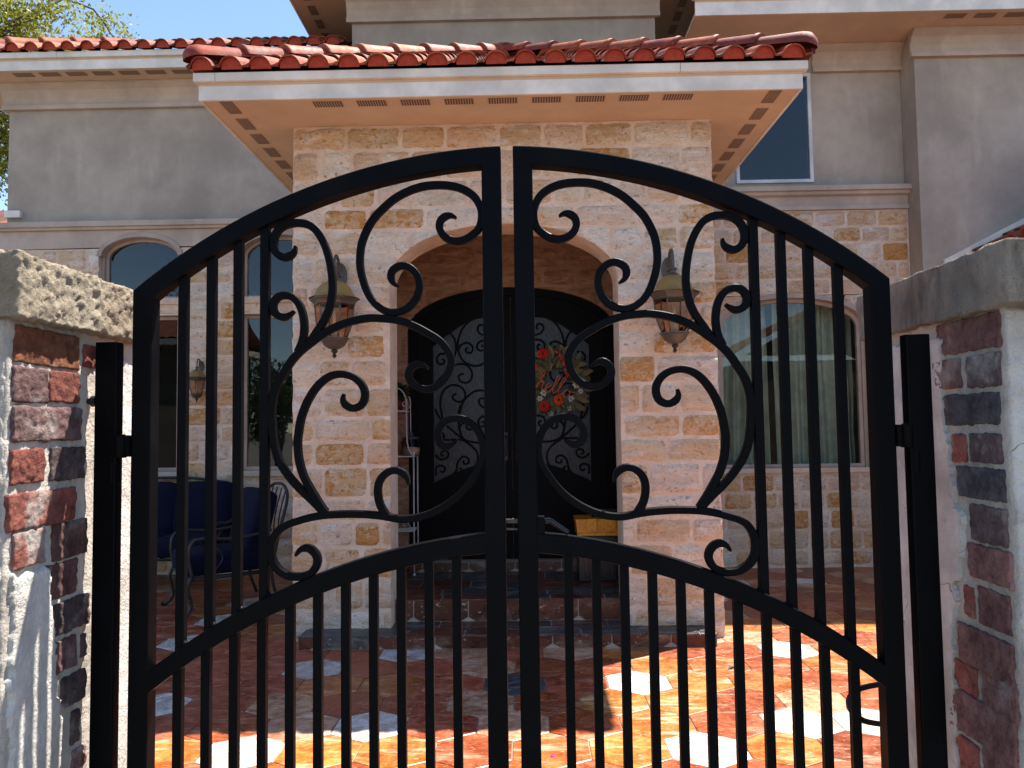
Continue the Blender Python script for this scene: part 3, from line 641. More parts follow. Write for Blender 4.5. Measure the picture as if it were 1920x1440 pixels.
stones(st_r, YW - 0.05, PXR + .01, RX1 - .01, 0.02, zbr - .004, opr, 43, ch=(.16, .21), ln=(.2, .36), force=[(p.x, p.z) for p in fo], ochre=.03)
b = MB(); b.box(RX1, RX1 + 4.2, YG, YG + 0.3, 0, RS); b.build('stucco_wall', M['stucco'], house)
CX0, CX1, CY, CS = on_y(660, 50, 8.0).x, on_y(1228, 50, 8.0).x, 8.0, 6.2
b = MB(); b.box(CX0, CX1, CY, CY + 0.12, SOF + .3, CS); b.box(CX0, CX0 + .12, CY + .12, 13, SOF + .3, CS - .001); b.box(CX1 - .12, CX1, CY + .12, 13, SOF + .3, CS - .001); b.build('stucco_wall', M['stucco'], house)
# closed shell behind the facades
b = MB(); b.box(LX0, LX0 + .14, YW + .142, 13, 0, LS); b.build('stucco_wall', M['stucco'], house)
b = MB(); b.box(LX0 + .142, RX1 + 4.2, 12.8, 13.0, 0, 4.6); b.build('stucco_wall', M['stucco'], house)
b = MB(); b.box(RX1 + 4.0, RX1 + 4.2, YG + .302, 12.8, 0, RS); b.build('stucco_wall', M['stucco'], house)
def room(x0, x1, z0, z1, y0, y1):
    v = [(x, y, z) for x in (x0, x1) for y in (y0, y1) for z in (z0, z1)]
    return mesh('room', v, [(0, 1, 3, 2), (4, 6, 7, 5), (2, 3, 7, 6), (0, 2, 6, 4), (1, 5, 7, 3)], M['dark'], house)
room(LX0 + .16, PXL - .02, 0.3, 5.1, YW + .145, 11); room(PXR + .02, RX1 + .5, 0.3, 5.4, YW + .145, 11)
# windows
def window(outline, y, fmat, w=0.035, label=None, sill=None):
    xs = [p[0] for p in outline]; zs_ = [p[1] for p in outline]; cx, cz = (min(xs) + max(xs)) / 2, (min(zs_) + max(zs_)) / 2
    sx, sz = (max(xs) - min(xs)) / 2, (max(zs_) - min(zs_)) / 2
    inner = [(cx + (p[0] - cx) * (1 - w / sx), cz + (p[1] - cz) * (1 - w / sz)) for p in outline]
    o = panel('window', outline, [inner], y, 0.05, fmat, house)
    panel('pane', inner, [], y + .02, 0.006, M['glass'], o)
    if label: o['label'] = label
    return o
for a, c in (W1, W2):
    wa = window(arched(a + .002, c - .002, zl_hi + .002, zspr, zcr - .002), YW + .03, M['frame'], .03)
    ow = arched(a - .05, c + .05, zl_hi, zspr, zcr + .05)[2:]; iw = arched(a, c, zl_hi, zspr, zcr)[2:]
    panel('arch_trim', ow + iw[::-1], [], YW - .075, 0.08, M['frame'], house)
    wb_ = window(rect(a + .002, c - .002, zs + .002, zl_lo - .002), YW + .03, M['frame'], .035)
    b = MB(); b.box(a - .06, c + .06, YW - .10, YW + .02, zs - .06, zs, .008); b.build('sill', M['trim'], wb_)
    b = MB(); b.prism([(YW - .10, zl_hi - .004), (YW - .12, zl_hi - .03), (YW - .10, zl_hi - .07), (YW - .07, zl_hi - .075), (YW - .06, zl_lo), (YW + .02, zl_lo), (YW + .02, zl_hi - .004)], 'x', a - .06, c + .06); b.build('lintel', M['mortar'], house)
wr = window(arched(WR[0] + .002, WR[1] - .002, zrb + .002, zrs, zrc - .002), YW + .02, M['frame'], .035, 'wide arched window with curtains')
ow = arched(WR[0] - .05, WR[1] + .05, zrb, zrs, zrc + .05)[2:]; iw = arched(WR[0], WR[1], zrb, zrs, zrc)[2:]
panel('arch_trim', ow + iw[::-1], [], YW - .075, 0.08, M['frame'], house)
b = MB(); b.box(WR[0] - .06, WR[1] + .06, YW - .09, YW + .015, zrb - .05, zrb, .006); b.build('sill', M['mortar'], wr)
wu = window(rect(UW[0] + .002, UW[1] - .002, zub + .002, zut - .002), YW - .02, M['wframe'], .035, 'tall upper window with pale frame reflecting blue sky')
# belt courses and crown mouldings
def mould(name, prof, x0, x1, mat='trim'):
    b = MB(); b.prism(prof, 'x', x0, x1); return b.build(name, M[mat], house)
zb = P_(300, 418)[1]
mould('belt_course', [(YW - .002, zb), (YW - .13, zb), (YW - .13, zb - .055), (YW - .10, zb - .06), (YW - .095, zb - .085), (YW - .002, zb - .085)], LX0 - .08, PXL - .004)
fz = [(LX0 - .04, zfr + .002)]
for a, c in (W1, W2):
    xc_, hw_w = (a + c) / 2, (c - a) / 2 + .045; ri_ = zcr - zspr + .045
    fz += [p for p in arch_pts(xc_, hw_w, zspr, ri_, 40) if p[1] > zfr + .004 and p[0] < PXL - .01]
fz += [(PXL - .004, fz[-1][1])] if fz[-1][0] > PXL - .2 else [(PXL - .004, zfr + .002)]
fz += [(PXL - .004, zb - .087), (LX0 - .04, zb - .087)]
panel('frieze', fz, [], YW - .062, .0595, M['trim'], house)
zt = P_(1550, 355)[1]
mould('belt_course', [(YW - .002, zt), (YW - .15, zt), (YW - .15, zt - .05), (YW - .12, zt - .055), (YW - .115, zt - .085), (YW - .07, zt - .10), (YW - .062, zbr + .05), (YW - .085, zbr + .045), (YW - .085, zbr + .002), (YW - .002, zbr + .002)], PXR + .004, RX1 - .003)
def crown(y, z, x0, x1): mould('crown_moulding', [(y - .002, z - .27), (y - .05, z - .27), (y - .055, z - .225), (y - .03, z - .22), (y - .035, z - .14), (y - .07, z - .07), (y - .12, z - .03), (y - .125, z - .002), (y - .002, z - .002)], x0, x1)
crown(YW, LS, LX0 - .06, PXL - .003); crown(YW, RS, UW[1] + .02, RX1 - .003); crown(YG, RS, RX1 - .05, RX1 + 4.2); crown(CY, CS - 0.12, CX0 - .05, CX1 + .05)
mould('crown_moulding', [(CY - .002, CS - .12), (CY - .13, CS - .12), (CY - .16, CS - .002), (CY - .002, CS - .002)], CX0 - .05, CX1 + .05)
b = MB(); b.box(LX0 + .0, LX0 + .17, YW - .05, YW - .001, P_(25, 410)[1], P_(25, 397)[1], .004); b.build('junction_box', M['fascia'], house)
# ---- soffits, fascias and vents
vent_me = bpy.data.meshes.new('soffit vent')
vb = MB(); vb.box(-.10, .10, -.042, .042, -.004, .0); vent_me.from_pydata(vb.v, [], vb.f); vent_me.materials.append(M['vent'])
FX0, FX1, FY = on_y(372, 172, 5.05).x, on_y(1506, 153, 5.05).x, 5.05
ps = MB(); ps.box(FX0 + .02, FX1 - .02, FY + .02, YW - .004, SOF + .002, SOF + .03); ps = ps.build('soffit', M['soffit'], house)
for i in range(9): inst('soffit_vent', vent_me, ps, (on_z(603 + 84.6 * i, 175 - i * 1.6, SOF).x, FY + .105, SOF + .0005))
for i in range(7):
    inst('soffit_vent', vent_me, ps, (FX0 + .17, FY + .13 + .29 * i, SOF + .0005), (0, 0, rad(90))); inst('soffit_vent', vent_me, ps, (FX1 - .17, FY + .13 + .29 * i, SOF + .0005), (0, 0, rad(90)))
def boards(x0, x1, y0, y1, z, sides='front left right', hi=.095, hi2=.058, seam=()):
    """lower fascia board and proud upper board around an eave"""
    z1 = z + hi; z2 = z1 + .022
    for lo, up, o in ((z - .004, z1, 0.0), (z2, z2 + hi2, .028)):
        b = MB()
        if 'front' in sides:
            cuts = [x0 - o] + sorted(q for q in (seam if o else ())) + [x1 + o]
            for a_, c_ in zip(cuts[:-1], cuts[1:]): b.box(a_ + .0012, c_ - .0012, y0 - o, y0 + .02, lo, up, .003)
        if 'left' in sides: b.box(x0 - o, x0 + .02, y0 + .021, y1, lo, up - .0006)
        if 'right' in sides: b.box(x1 - .02, x1 + o, y0 + .021, y1, lo, up - .0006)
        b.build('fascia', M['fascia'], house)
    b = MB()
    if 'front' in sides: b.box(x0 + .003, x1 - .003, y0 + .003, y0 + .019, z1 + .0005, z2 - .0005); b.build('fascia_backing', M['soffit'], house)
    return z2 + hi2
EZ = boards(FX0, FX1, FY, YW - .01, SOF, seam=(on_y(406, 130, FY).x, on_y(1274, 118, FY).x))
LE0, LE1, LEY = LX0 - 0.5, CX0 - 0.02, 7.80
ls = MB(); ls.box(LE0 + .02, LE1, LEY + .02, YW + .5, LS + .001, LS + .03); ls = ls.build('soffit', M['soffit'], house)
for i in range(9): inst('soffit_vent', vent_me, ls, (on_z(10 + 51.5 * i, 116 - i * .9, LS).x, LEY + .11, LS - .0005))
LEZ = boards(LE0, LE1, LEY, 13, LS, 'front left', seam=(on_y(109, 85, LEY).x,))
RE0, REY = CX1 + 0.3, 7.45
rs_ = MB(); rs_.box(RE0, RX1 + 4.6, REY + .02, YW + .6, RS + .001, RS + .03); rs_ = rs_.build('soffit', M['soffit'], house)
for i in range(6): inst('soffit_vent', vent_me, rs_, (on_z(1805 + 56 * i, 16, RS).x, REY + .12, RS - .0005))
REZ = boards(RE0, RX1 + 4.6, REY, 13, RS, 'front', hi=.13)
CE0, CE1, CEY = -2.51, 2.03, 7.3
cs_ = MB(); cs_.box(CE0 + .02, CE1 - .02, CEY + .02, 13, CS + .001, CS + .03); cs_ = cs_.build('soffit', M['soffit'], house)
for i in range(9):
    inst('soffit_vent', vent_me, cs_, (CE0 + .2, CEY + .2 + .3 * i, CS - .0005), (0, 0, rad(90))); inst('soffit_vent', vent_me, cs_, (CE1 - .2, CEY + .2 + .3 * i, CS - .0005), (0, 0, rad(90)))
b = MB(); b.box(CE1 - .42, CE1 - .27, 7.9, 8.05, CS - .05, CS - .002, .01); b.build('soffit_lamp', M['iron'], house)
boards(CE0, CE1, CEY, 13, CS)
# ---- roofs
PT, EXPO, SL = 0.196, 0.36, math.atan(0.5)
def tile_mesh():
    n = 18; prof = []
    for i in range(n + 1):
        x = -PT / 2 - .008 + (PT + .016) * i / n; d = (x + .016) / .070
        prof.append((x, .062 * math.sqrt(max(0, 1 - d * d)) if abs(d) < 1 else .010 * ((abs(x - .060 if x > 0 else x + .10)) / .04) ** 2))
    v = []; L = 0.42
    for yy, dz in ((0, 0), (L, -.004)):
        v += [(x, yy, z + dz + .012) for x, z in prof] + [(x, yy, z + dz) for x, z in prof]
    m = n + 1; f = []
    for i in range(n):
        f += [(i, i + 1, 2 * m + i + 1, 2 * m + i), (m + i + 1, m + i, 3 * m + i, 3 * m + i + 1), (m + i, m + i + 1, i + 1, i)]
    me = bpy.data.meshes.new('clay roof tile'); me.from_pydata(v, [], f); me.materials.append(M['roof']); return me
def stop_mesh():
    p = [(-.016 + .068 * math.cos(math.pi * i / 10), .060 * math.sin(math.pi * i / 10)) for i in range(11)]
    p = [(p[0][0], -.012)] + p + [(p[-1][0], -.012)]; b = MB(); b.prism(p, 'y', 0.022, 0.05); me = bpy.data.meshes.new('bird stop'); me.from_pydata(b.v, [], b.f); me.materials.append(M['obj']); return me
def cap_mesh(closed=False):
    v = []; f = []; n = 10; rows = [(0.0, .088), (.03, .092), (.05, .086), (.40, .074)] if not closed else [(-.07, .02), (-.055, .055), (-.02, .085), (.03, .092), (.40, .076)]
    for y_, r in rows:
        v += [(r * math.cos(math.pi * i / n), y_, r * math.sin(math.pi * i / n) - .02) for i in range(n + 1)]
    m = n + 1
    for j in range(len(rows) - 1):
        for i in range(n): f.append((j * m + i + 1, j * m + i, (j + 1) * m + i, (j + 1) * m + i + 1))
    f.append(tuple(range(m)))
    me = bpy.data.meshes.new('hip tile'); me.from_pydata(v, [], f); me.materials.append(M['roof'])
    me.polygons.foreach_set('use_smooth', [True] * (len(f) - 1) + [False]); return me
TILE, STOP, HIP, HIPEND = tile_mesh(), stop_mesh(), cap_mesh(), cap_mesh(True)
ROOFPAL = [(0.34, 0.055, 0.018), (0.31, 0.045, 0.016), (0.24, 0.036, 0.018), (0.38, 0.10, 0.032), (0.20, 0.036, 0.020), (0.36, 0.085, 0.030)]
def frame_mat(O, ax, up): n_ = ax.cross(up); return Matrix(((ax.x, up.x, n_.x, O.x), (ax.y, up.y, n_.y, O.y), (ax.z, up.z, n_.z, O.z), (0, 0, 0, 1)))
def put(name, me, parent, mw, col):
    o = bpy.data.objects.new(name, me); o.matrix_basis = mw; o.color = col + (1,); return link(o, parent)
def cut_tile(mw, planes):
    bm = bmesh.new(); bm.from_mesh(TILE); inv = mw.inverted(); n3 = mw.to_3x3().transposed()
    for pt, nv in planes:
        bmesh.ops.bisect_plane(bm, geom=list(bm.verts) + list(bm.edges) + list(bm.faces), plane_co=inv @ pt, plane_no=(n3 @ nv).normalized(), clear_inner=True)
    me = bpy.data.meshes.new('cut roof tile'); bm.to_mesh(me); bm.free(); me.materials.append(M['roof']); return me
def slope(parent, O, ax, up, length, courses, planes, seed):
    rn = random.Random(seed); nc = int(round(length / PT)); off = (length - nc * PT) / 2
    for j in range(courses):
        for i in range(nc):
            a = off + (i + .5) * PT; u = j * EXPO
            mw = frame_mat(O + ax * a + up * u, ax, up) @ Matrix.Rotation(-.055, 4, 'X') @ Matrix.Translation((rn.uniform(-.002, .002), rn.uniform(-.008, .008), .006)) @ Matrix.Rotation(rn.uniform(-.012, .012), 4, 'Z')
            c = rn.choice(ROOFPAL); k = rn.uniform(.75, 1.1); me = TILE
            d = [(mw @ Vector((x, y, .02)) - pt).dot(nv) for pt, nv in planes for x in (-.1, .1) for y in (0, .42)]
            if planes and any(all((mw @ Vector((x, y, .02)) - pt).dot(nv) < .02 for x in (-.1, .1) for y in (0, .42)) for pt, nv in planes): continue
            if d and min(d) < 0: me = cut_tile(mw, planes)
            if len(me.polygons) == 0: continue
            put('roof_tile', me, parent, mw, tuple(x * k for x in c))
            if j == 0 and not (d and min(d[::2]) < 0): put('bird_stop', STOP, parent, mw, (0.36, 0.035, 0.010))
def hips(parent, A, B, seed):
    rn = random.Random(seed); d = (B - A); L = d.length; d.normalize(); ax = Vector((d.y, -d.x, 0)).normalized(); n_ = int(L / .34)
    for i in range(n_ + 1):
        mw = frame_mat(A + d * (.04 + .34 * i), ax, d) @ Matrix.Rotation(-.05, 4, 'X') @ Matrix.Translation((0, 0, .075))
        c = rn.choice(ROOFPAL); put('hip_tile', HIPEND if i == 0 else HIP, parent, mw, c)
X, Yv, Z = Vector((1, 0, 0)), Vector((0, 1, 0)), Vector((0, 0, 1)); cS, sS = math.cos(SL), math.sin(SL)
rx0, rx1, ry = FX0 - .05, FX1 + .05, FY - .07; hw_ = (rx1 - rx0) / 2; rcx = (rx0 + rx1) / 2; ez = EZ + .006; ap = ez + hw_ * .5
dk = [(rx0 + .05, ry + .05, ez), (rx1 - .05, ry + .05, ez), (rx1 - .05, YW, ez), (rx0 + .05, YW, ez), (rcx, ry + hw_, ap - .03), (rcx, YW, ap - .03)]
HPL = (Vector((rx0, ry, 0)), Vector((1, -1, 0)).normalized()); HPR = (Vector((rx1, ry, 0)), Vector((-1, -1, 0)).normalized())
pr = mesh('roof', dk, [(0, 1, 4), (1, 2, 5, 4), (0, 4, 5, 3)], M['deck'], house); pr['label'] = 'low hipped red clay tile roof of the portico'
slope(pr, Vector((rx0, ry, ez)), X, Vector((0, cS, sS)), 2 * hw_, 6, [HPL, HPR], 1)
slope(pr, Vector((rx0, YW - .1, ez)), -Yv, Vector((cS, 0, sS)), YW - .1 - ry, 3, [(HPL[0], -HPL[1])], 2)
slope(pr, Vector((rx1, ry, ez)), Yv, Vector((-cS, 0, sS)), YW - .1 - ry, 3, [(HPR[0], -HPR[1])], 3)
hips(pr, Vector((rx0 + .02, ry + .02, ez + .02)), Vector((rcx, ry + hw_, ap)), 4); hips(pr, Vector((rx1 - .02, ry + .02, ez + .02)), Vector((rcx, ry + hw_, ap)), 5)
le0, ley, lez = LE0 - .05, LEY - .07, LEZ + .006
lr = mesh('roof', [(le0 + .04, ley + .05, lez), (LE1, ley + .05, lez), (LE1, ley + 3, lez + 1.45), (le0 + 3, ley + 3, lez + 1.45), (le0 + .04, 13, lez)], [(0, 1, 2, 3), (0, 3, 4)], M['deck'], house); lr['label'] = 'red clay tile roof over the stucco wall beside the oak'
slope(lr, Vector((le0, ley, lez)), X, Vector((0, cS, sS)), LE1 - le0, 2, [(Vector((le0, ley, 0)), Vector((1, -1, 0)).normalized())], 6)
hips(lr, Vector((le0 + .02, ley + .02, lez + .02)), Vector((le0 + 1.2, ley + 1.2, lez + .6)), 7)
rr = mesh('roof', [(RE0, REY - .05, REZ), (RX1 + 4.65, REY - .05, REZ), (RX1 + 4.65, REY + 3, REZ + 1.5), (RE0, REY + 3, REZ + 1.5), (RX1 + 4.65, 13, REZ), (RE0, 13, REZ)], [(0, 1, 2, 3), (3, 2, 4, 5)], M['deck'], house)
cr_ = mesh('roof', [(CE0 - .05, CEY - .05, CS + .19), (CE1 + .05, CEY - .05, CS + .19), (CE1 + .05, 13, CS + .19), (CE0 - .05, 13, CS + .19), (-.24, CEY + 2.2, CS + 1.3), (-.24, 11, CS + 1.3)], [(0, 1, 4), (1, 2, 5, 4), (2, 3, 5), (3, 0, 4, 5)], M['deck'], house)
# low side wing roof beyond the right pillar and low roof past the left corner
SX, SZ_ = 4.66, 3.02
b = MB(); b.box(SX + .35, SX + 3, 5.6, YG - .002, 0, SZ_); b.build('stucco_wall', M['stucco'], house)
b = MB(); b.box(SX, SX + .02, 5.2, YG - .003, SZ_ - .02, SZ_ + .13, .003); b.box(SX + .0205, SX + 3.2, 5.2, YG - .003, SZ_ - .015, SZ_ + .01); b.build('fascia', M['fascia'], house)
b = MB(); b.prism([(SX - .36, SZ_ + .04), (SX + 2.6, SZ_ + 1.52), (SX + 2.6, SZ_ + 1.60), (SX - .36, SZ_ + .12)], 'y', YG - .03, YG - .002); b.build('flashing', M['fascia'], house)
wr_ = mesh('roof', [(SX - .04, 5.15, SZ_ + .14), (SX - .04, YG - .005, SZ_ + .14), (SX + 2.5, YG - .005, SZ_ + 1.38), (SX + 2.5, 5.15, SZ_ + 1.38)], [(0, 3, 2, 1)], M['deck'], house)
slope(wr_, Vector((SX - .06, YG - .01, SZ_ + .14)), -Yv, Vector((cS, 0, sS)), YG - 5.2, 3, [], 8)
lw_ = mesh('roof', [(LX0 - 2.2, 9.0, 3.75), (LX0 - .02, 9.0, 3.75), (LX0 - .02, 11.0, 4.75), (LX0 - 2.2, 11.0, 4.75)], [(0, 1, 2, 3)], M['deck'], house)
slope(lw_, Vector((LX0 - 2.2, 8.95, 3.76)), X, Vector((0, cS, sS)), 2.15, 3, [], 9)
b = MB(); b.box(LX0 - 2.2, LX0 - .02, 9.02, 9.1, 0, 3.74); b.build('stucco_wall', M['stucco'], house)

# ================================================================== GATE
YG0 = 1.60                                   # centre plane of the leaves
def gz(px, py, y=YG0 - .02): p = on_y(px, py, y); return Vector((p.x, p.z))
def circle3(a, b, c):
    d = 2 * (a.x * (b.y - c.y) + b.x * (c.y - a.y) + c.x * (a.y - b.y))
    ux = ((a.x ** 2 + a.y ** 2) * (b.y - c.y) + (b.x ** 2 + b.y ** 2) * (c.y - a.y) + (c.x ** 2 + c.y ** 2) * (a.y - b.y)) / d
    uy = ((a.x ** 2 + a.y ** 2) * (c.x - b.x) + (b.x ** 2 + b.y ** 2) * (a.x - c.x) + (c.x ** 2 + c.y ** 2) * (b.x - a.x)) / d
    return Vector((ux, uy)), (a - Vector((ux, uy))).length
def poly_bar(name, poly, y0, y1, mat, parent, bev=0.003):
    bm = bmesh.new(); f = bm.faces.new([bm.verts.new((p[0], y0, p[1])) for p in poly])
    r_ = bmesh.ops.extrude_face_region(bm, geom=[f]); bmesh.ops.translate(bm, verts=[v for v in r_['geom'] if isinstance(v, bmesh.types.BMVert)], vec=(0, y1 - y0, 0))
    bmesh.ops.recalc_face_normals(bm, faces=bm.faces)
    ed = [e for e in bm.edges if e.calc_face_angle(0) > rad(40)]
    bmesh.ops.bevel(bm, geom=ed, offset=bev, segments=2, profile=0.5, affect='EDGES')
    me = bpy.data.meshes.new(name); bm.to_mesh(me); bm.free(); me.materials.append(mat)
    return link(bpy.data.objects.new(name, me), parent)
def z6(ox, oy, s, L): return [(ox + x / s, oy + y / s) for x, y in L]
SA = z6(640, 260, 6, [(1290, 882), (1235, 855), (1180, 860), (1120, 900), (1098, 965), (1110, 1030), (1165, 1100), (1260, 1140), (1360, 1135), (1460, 1085), (1545, 1000), (1575, 880), (1560, 760), (1490, 640), (1370, 560), (1230, 520), (1080, 510), (920, 525), (760, 575), (600, 660), (470, 770), (350, 900), (270, 1040), (220, 1180), (203, 1320)]) + \
     z6(640, 440, 6, [(205, 360), (235, 500), (290, 650), (370, 770), (470, 845), (560, 870), (650, 860), (740, 820), (820, 740), (865, 640), (873, 540), (850, 450), (790, 380), (720, 345), (650, 345), (580, 385), (550, 450), (565, 520), (600, 555), (640, 578)])
SB = z6(480, 530, 8, [(800, 880), (880, 760), (960, 640), (1040, 500), (1100, 330), (1130, 150)]) + z6(480, 390, 8, [(1135, 1120), (1120, 950), (1090, 780), (1040, 600), (970, 450), (880, 320), (770, 240), (640, 212), (500, 222), (370, 275), (285, 370), (250, 500), (265, 620), (330, 700), (420, 735), (510, 700), (565, 640), (580, 560)])
SCc = z6(480, 530, 8, [(610, 1040), (655, 950), (690, 850), (710, 700), (705, 560), (680, 430), (630, 310), (550, 220), (440, 180), (330, 200), (260, 270), (240, 360), (270, 450), (340, 500), (420, 510), (500, 470), (560, 420)])
SD = z6(700, 580, 7.2, [(735, 800), (660, 745), (590, 735), (520, 770), (475, 840), (475, 930), (540, 1015), (640, 1065), (740, 1075), (860, 1030), (950, 950), (1010, 850), (1045, 740), (1040, 640), (980, 520), (880, 410), (720, 310), (560, 225), (400, 165), (250, 130), (110, 118)]) + \
     z6(480, 530, 8, [(1700, 525), (1500, 555), (1300, 610), (1100, 700), (950, 790), (800, 905), (680, 1000), (560, 1120), (470, 1240), (400, 1360)]) + z6(480, 660, 8, [(320, 450), (260, 600), (230, 750), (220, 900), (225, 1050), (235, 1200), (252, 1330)]) + z6(480, 820, 8, [(275, 180), (330, 340), (420, 500), (540, 660), (680, 810), (820, 940), (930, 1050), (1000, 1130)])
SE = z6(480, 820, 8, [(1030, 1130), (960, 1030), (890, 920), (800, 770), (710, 600), (650, 420), (620, 250), (610, 80)]) + z6(480, 660, 8, [(620, 1250), (650, 1050), (700, 880), (780, 700), (900, 520), (1030, 400), (1160, 340), (1290, 330), (1430, 365), (1540, 440), (1610, 550), (1625, 660), (1590, 770), (1510, 830), (1420, 840), (1330, 790), (1290, 710), (1308, 625)])
SF = z6(480, 940, 8, [(585, 825), (640, 745), (720, 705), (800, 720), (870, 780), (910, 870), (900, 960), (840, 1060), (740, 1120), (600, 1140), (450, 1115), (320, 1030), (240, 920), (210, 800), (215, 680), (250, 560), (330, 440), (450, 360), (620, 300), (800, 250), (1000, 215), (1200, 200), (1450, 195), (1700, 205)]) + \
     z6(680, 760, 6, [(240, 1252), (340, 1272), (450, 1285), (600, 1270), (750, 1225), (900, 1150), (1040, 1050), (1150, 940), (1250, 800), (1320, 680), (1355, 550), (1350, 430), (1320, 330), (1260, 240), (1170, 170), (1070, 145), (960, 160), (880, 220), (840, 310), (845, 380), (880, 440), (940, 465), (1000, 445), (1065, 390)])
SG = z6(680, 760, 6, [(290, 1280), (235, 1200), (190, 1120), (165, 1000), (175, 880), (230, 790), (310, 740), (390, 735), (460, 770), (500, 830), (512, 895)])
SCROLLS = [(SA, 1, 1), (SB, 0, 1), (SCc, 0, 1), (SD, 1, 0), (SE, 0, 1), (SF, 1, 1), (SG, 0, 1)]
GXC = gz(955.5, 700).x
GXL = (gz(247, 600).x + gz(243, 1000).x) / 2; GXR = (gz(943.5, 600).x + gz(947, 1000).x) / 2; SW = 0.0405
oc_, or_ = circle3(gz(247, 546), gz(500, 383), gz(940, 272.5)); mc_, mr_ = circle3(gz(273, 1261), gz(605, 1074), gz(914, 1001))
def ztop(x): return oc_.y + math.sqrt(or_ ** 2 - (x - oc_.x) ** 2)
def zmid(x): return mc_.y + math.sqrt(mr_ ** 2 - (x - mc_.x) ** 2)
def slopev(fn, x): return (fn(x + .002) - fn(x - .002)) / .004
def gate_leaf(sg, label):
    """sg=1: the leaf as traced; sg=-1: its mirror image about the meeting line"""
    mx = (lambda x: x) if sg > 0 else (lambda x: 2 * GXC - x)
    root = place('gate_leaf', label, 'gate', (mx(GXL), YG0, 0.08))
    xi, xo = GXL + SW, GXR - SW
    for a, c in ((GXL, xi), (xo, GXR)):
        top = [(mx(a), .08), (mx(c), .08), (mx(c), ztop(c) - .022), (mx(a), ztop(a) - .022)]
        poly_bar('stile', top, YG0 - .0195, YG0 + .0195, M['gate'], root, .0025)
    n = 26; xs = [GXL + (GXR - GXL) * i / n for i in range(n + 1)]
    poly_bar('top_rail', [(mx(x), ztop(x)) for x in xs] + [(mx(x), ztop(x) - .0385 * math.sqrt(1 + slopev(ztop, x) ** 2)) for x in xs[::-1]], YG0 - .0202, YG0 + .0202, M['gate'], root, .003)
    xs = [xi - .01 + (xo - xi + .02) * i / n for i in range(n + 1)]
    poly_bar('middle_rail', [(mx(x), zmid(x)) for x in xs] + [(mx(x), zmid(x) - .0395 * math.sqrt(1 + .6 * slopev(zmid, x) ** 2)) for x in xs[::-1]], YG0 - .0188, YG0 + .0188, M['gate'], root, .003)
    poly_bar('bottom_rail', [(mx(xi - .01), .10), (mx(xo + .01), .10), (mx(xo + .01), .14), (mx(xi - .01), .14)], YG0 - .0188, YG0 + .0188, M['gate'], root, .0025)
    hw = .0092
    for px in (340.5, 393.5, 444, 494.5):
        x = gz(px, 700, YG0 - hw).x
        poly_bar('picket', [(mx(x - hw), zmid(x) - .01), (mx(x + hw), zmid(x) - .01), (mx(x + hw), ztop(x + hw) - .03 - .0 * x), (mx(x - hw), ztop(x - hw) - .03)], YG0 - hw, YG0 + hw, M['gate'], root, .0015)
        b = MB(); zt_ = zmid(x + hw) + .001; b.lathe([(0, .007), (.004, .006), (.007, .002), (.008, -.004)], (mx(x + hw), YG0 - .004, zt_), 8); b.build('weld', M['gate'], root, True)
    for i in range(11):
        x = gz(331 + 52.7 * i, 1300, YG0 - hw).x
        poly_bar('picket', [(mx(x - hw), .13), (mx(x + hw), .13), (mx(x + hw), zmid(x) - .025), (mx(x - hw), zmid(x) - .025)], YG0 - hw, YG0 + hw, M['gate'], root, .0015)
    for k, (L, t0, t1) in enumerate(SCROLLS):
        P = [gz(px, py, YG0 - .008) for px, py in L]; P = smooth_line([Vector((mx(p.x), p.y)) for p in P], .006)
        n = len(P); s = [0.0]
        for i in range(1, n): s.append(s[-1] + (P[i] - P[i - 1]).length)
        w = []
        for i in range(n):
            e = 1.0
            if t0: e = min(e, .30 + s[i] / .035)
            if t1: e = min(e, .30 + (s[-1] - s[i]) / .035)
            w.append(.0152 * min(1, e))
        b = MB(); ribbon(b, P, w, .0150 + k * .0007, .0016, YG0); b.build('scroll', M['gate'], root)
    for zc in ((gz(235, 860).y, .45)):
        hx = mx(gz(229, 860, YG0).x)
        for lo, up, nm in ((0.002, .05, 'hinge_barrel'), (-.05, -.002, 'hinge_barrel')):
            b = MB(); b.lathe([(0, lo), (.0125, lo), (.014, lo + .002), (.014, up - .004), (.010, up), (0, up)], (hx + sg * (.006 if lo > 0 else -.006), YG0 - .022, zc), 18); b.build(nm, M['gate'], root, True, ang=40)
        b = MB(); b.box(min(hx, mx(GXL)) - .001, max(hx, mx(GXL)) + .001, YG0 - .026, YG0 - .010, zc + .004, zc + .048); b.build('hinge_plate', M['gate'], root)
    return root
gl = gate_leaf(1, 'black wrought iron gate leaf hung beside the sunlit brick pillar, no latch lever')
gr = gate_leaf(-1, 'black wrought iron gate leaf carrying the latch lever, hung beside the shaded brick pillar')
# latch on the right leaf
lx = 2 * GXC - GXR; lz = gz(1030, 985).y
b = MB(); b.box(lx + SW - .001, lx + SW + .014, YG0 - .018, YG0 + .02, lz - .018, lz + .016, .002); b.build('latch_case', M['gate'], gr)
p0 = Vector((lx + SW + .012, YG0 - .004, lz + .006))
b = MB(); b.tube(smooth_line([p0, p0 + Vector((.012, 0, .002)), p0 + Vector((.022, 0, -.004)), p0 + Vector((.050, 0, -.024))], .004), .0055, 8); b.build('latch_lever', M['rubber'], gr, True)
b = MB(); b.box(GXR + .0005, lx - .0005, YG0 + .006, YG0 + .014, lz + .002, lz + .010); b.box(GXR + .001, lx - .001, YG0 + .005, YG0 + .012, lz - .012, lz - .009); b.build('latch_bolt', M['bronze'], gr)

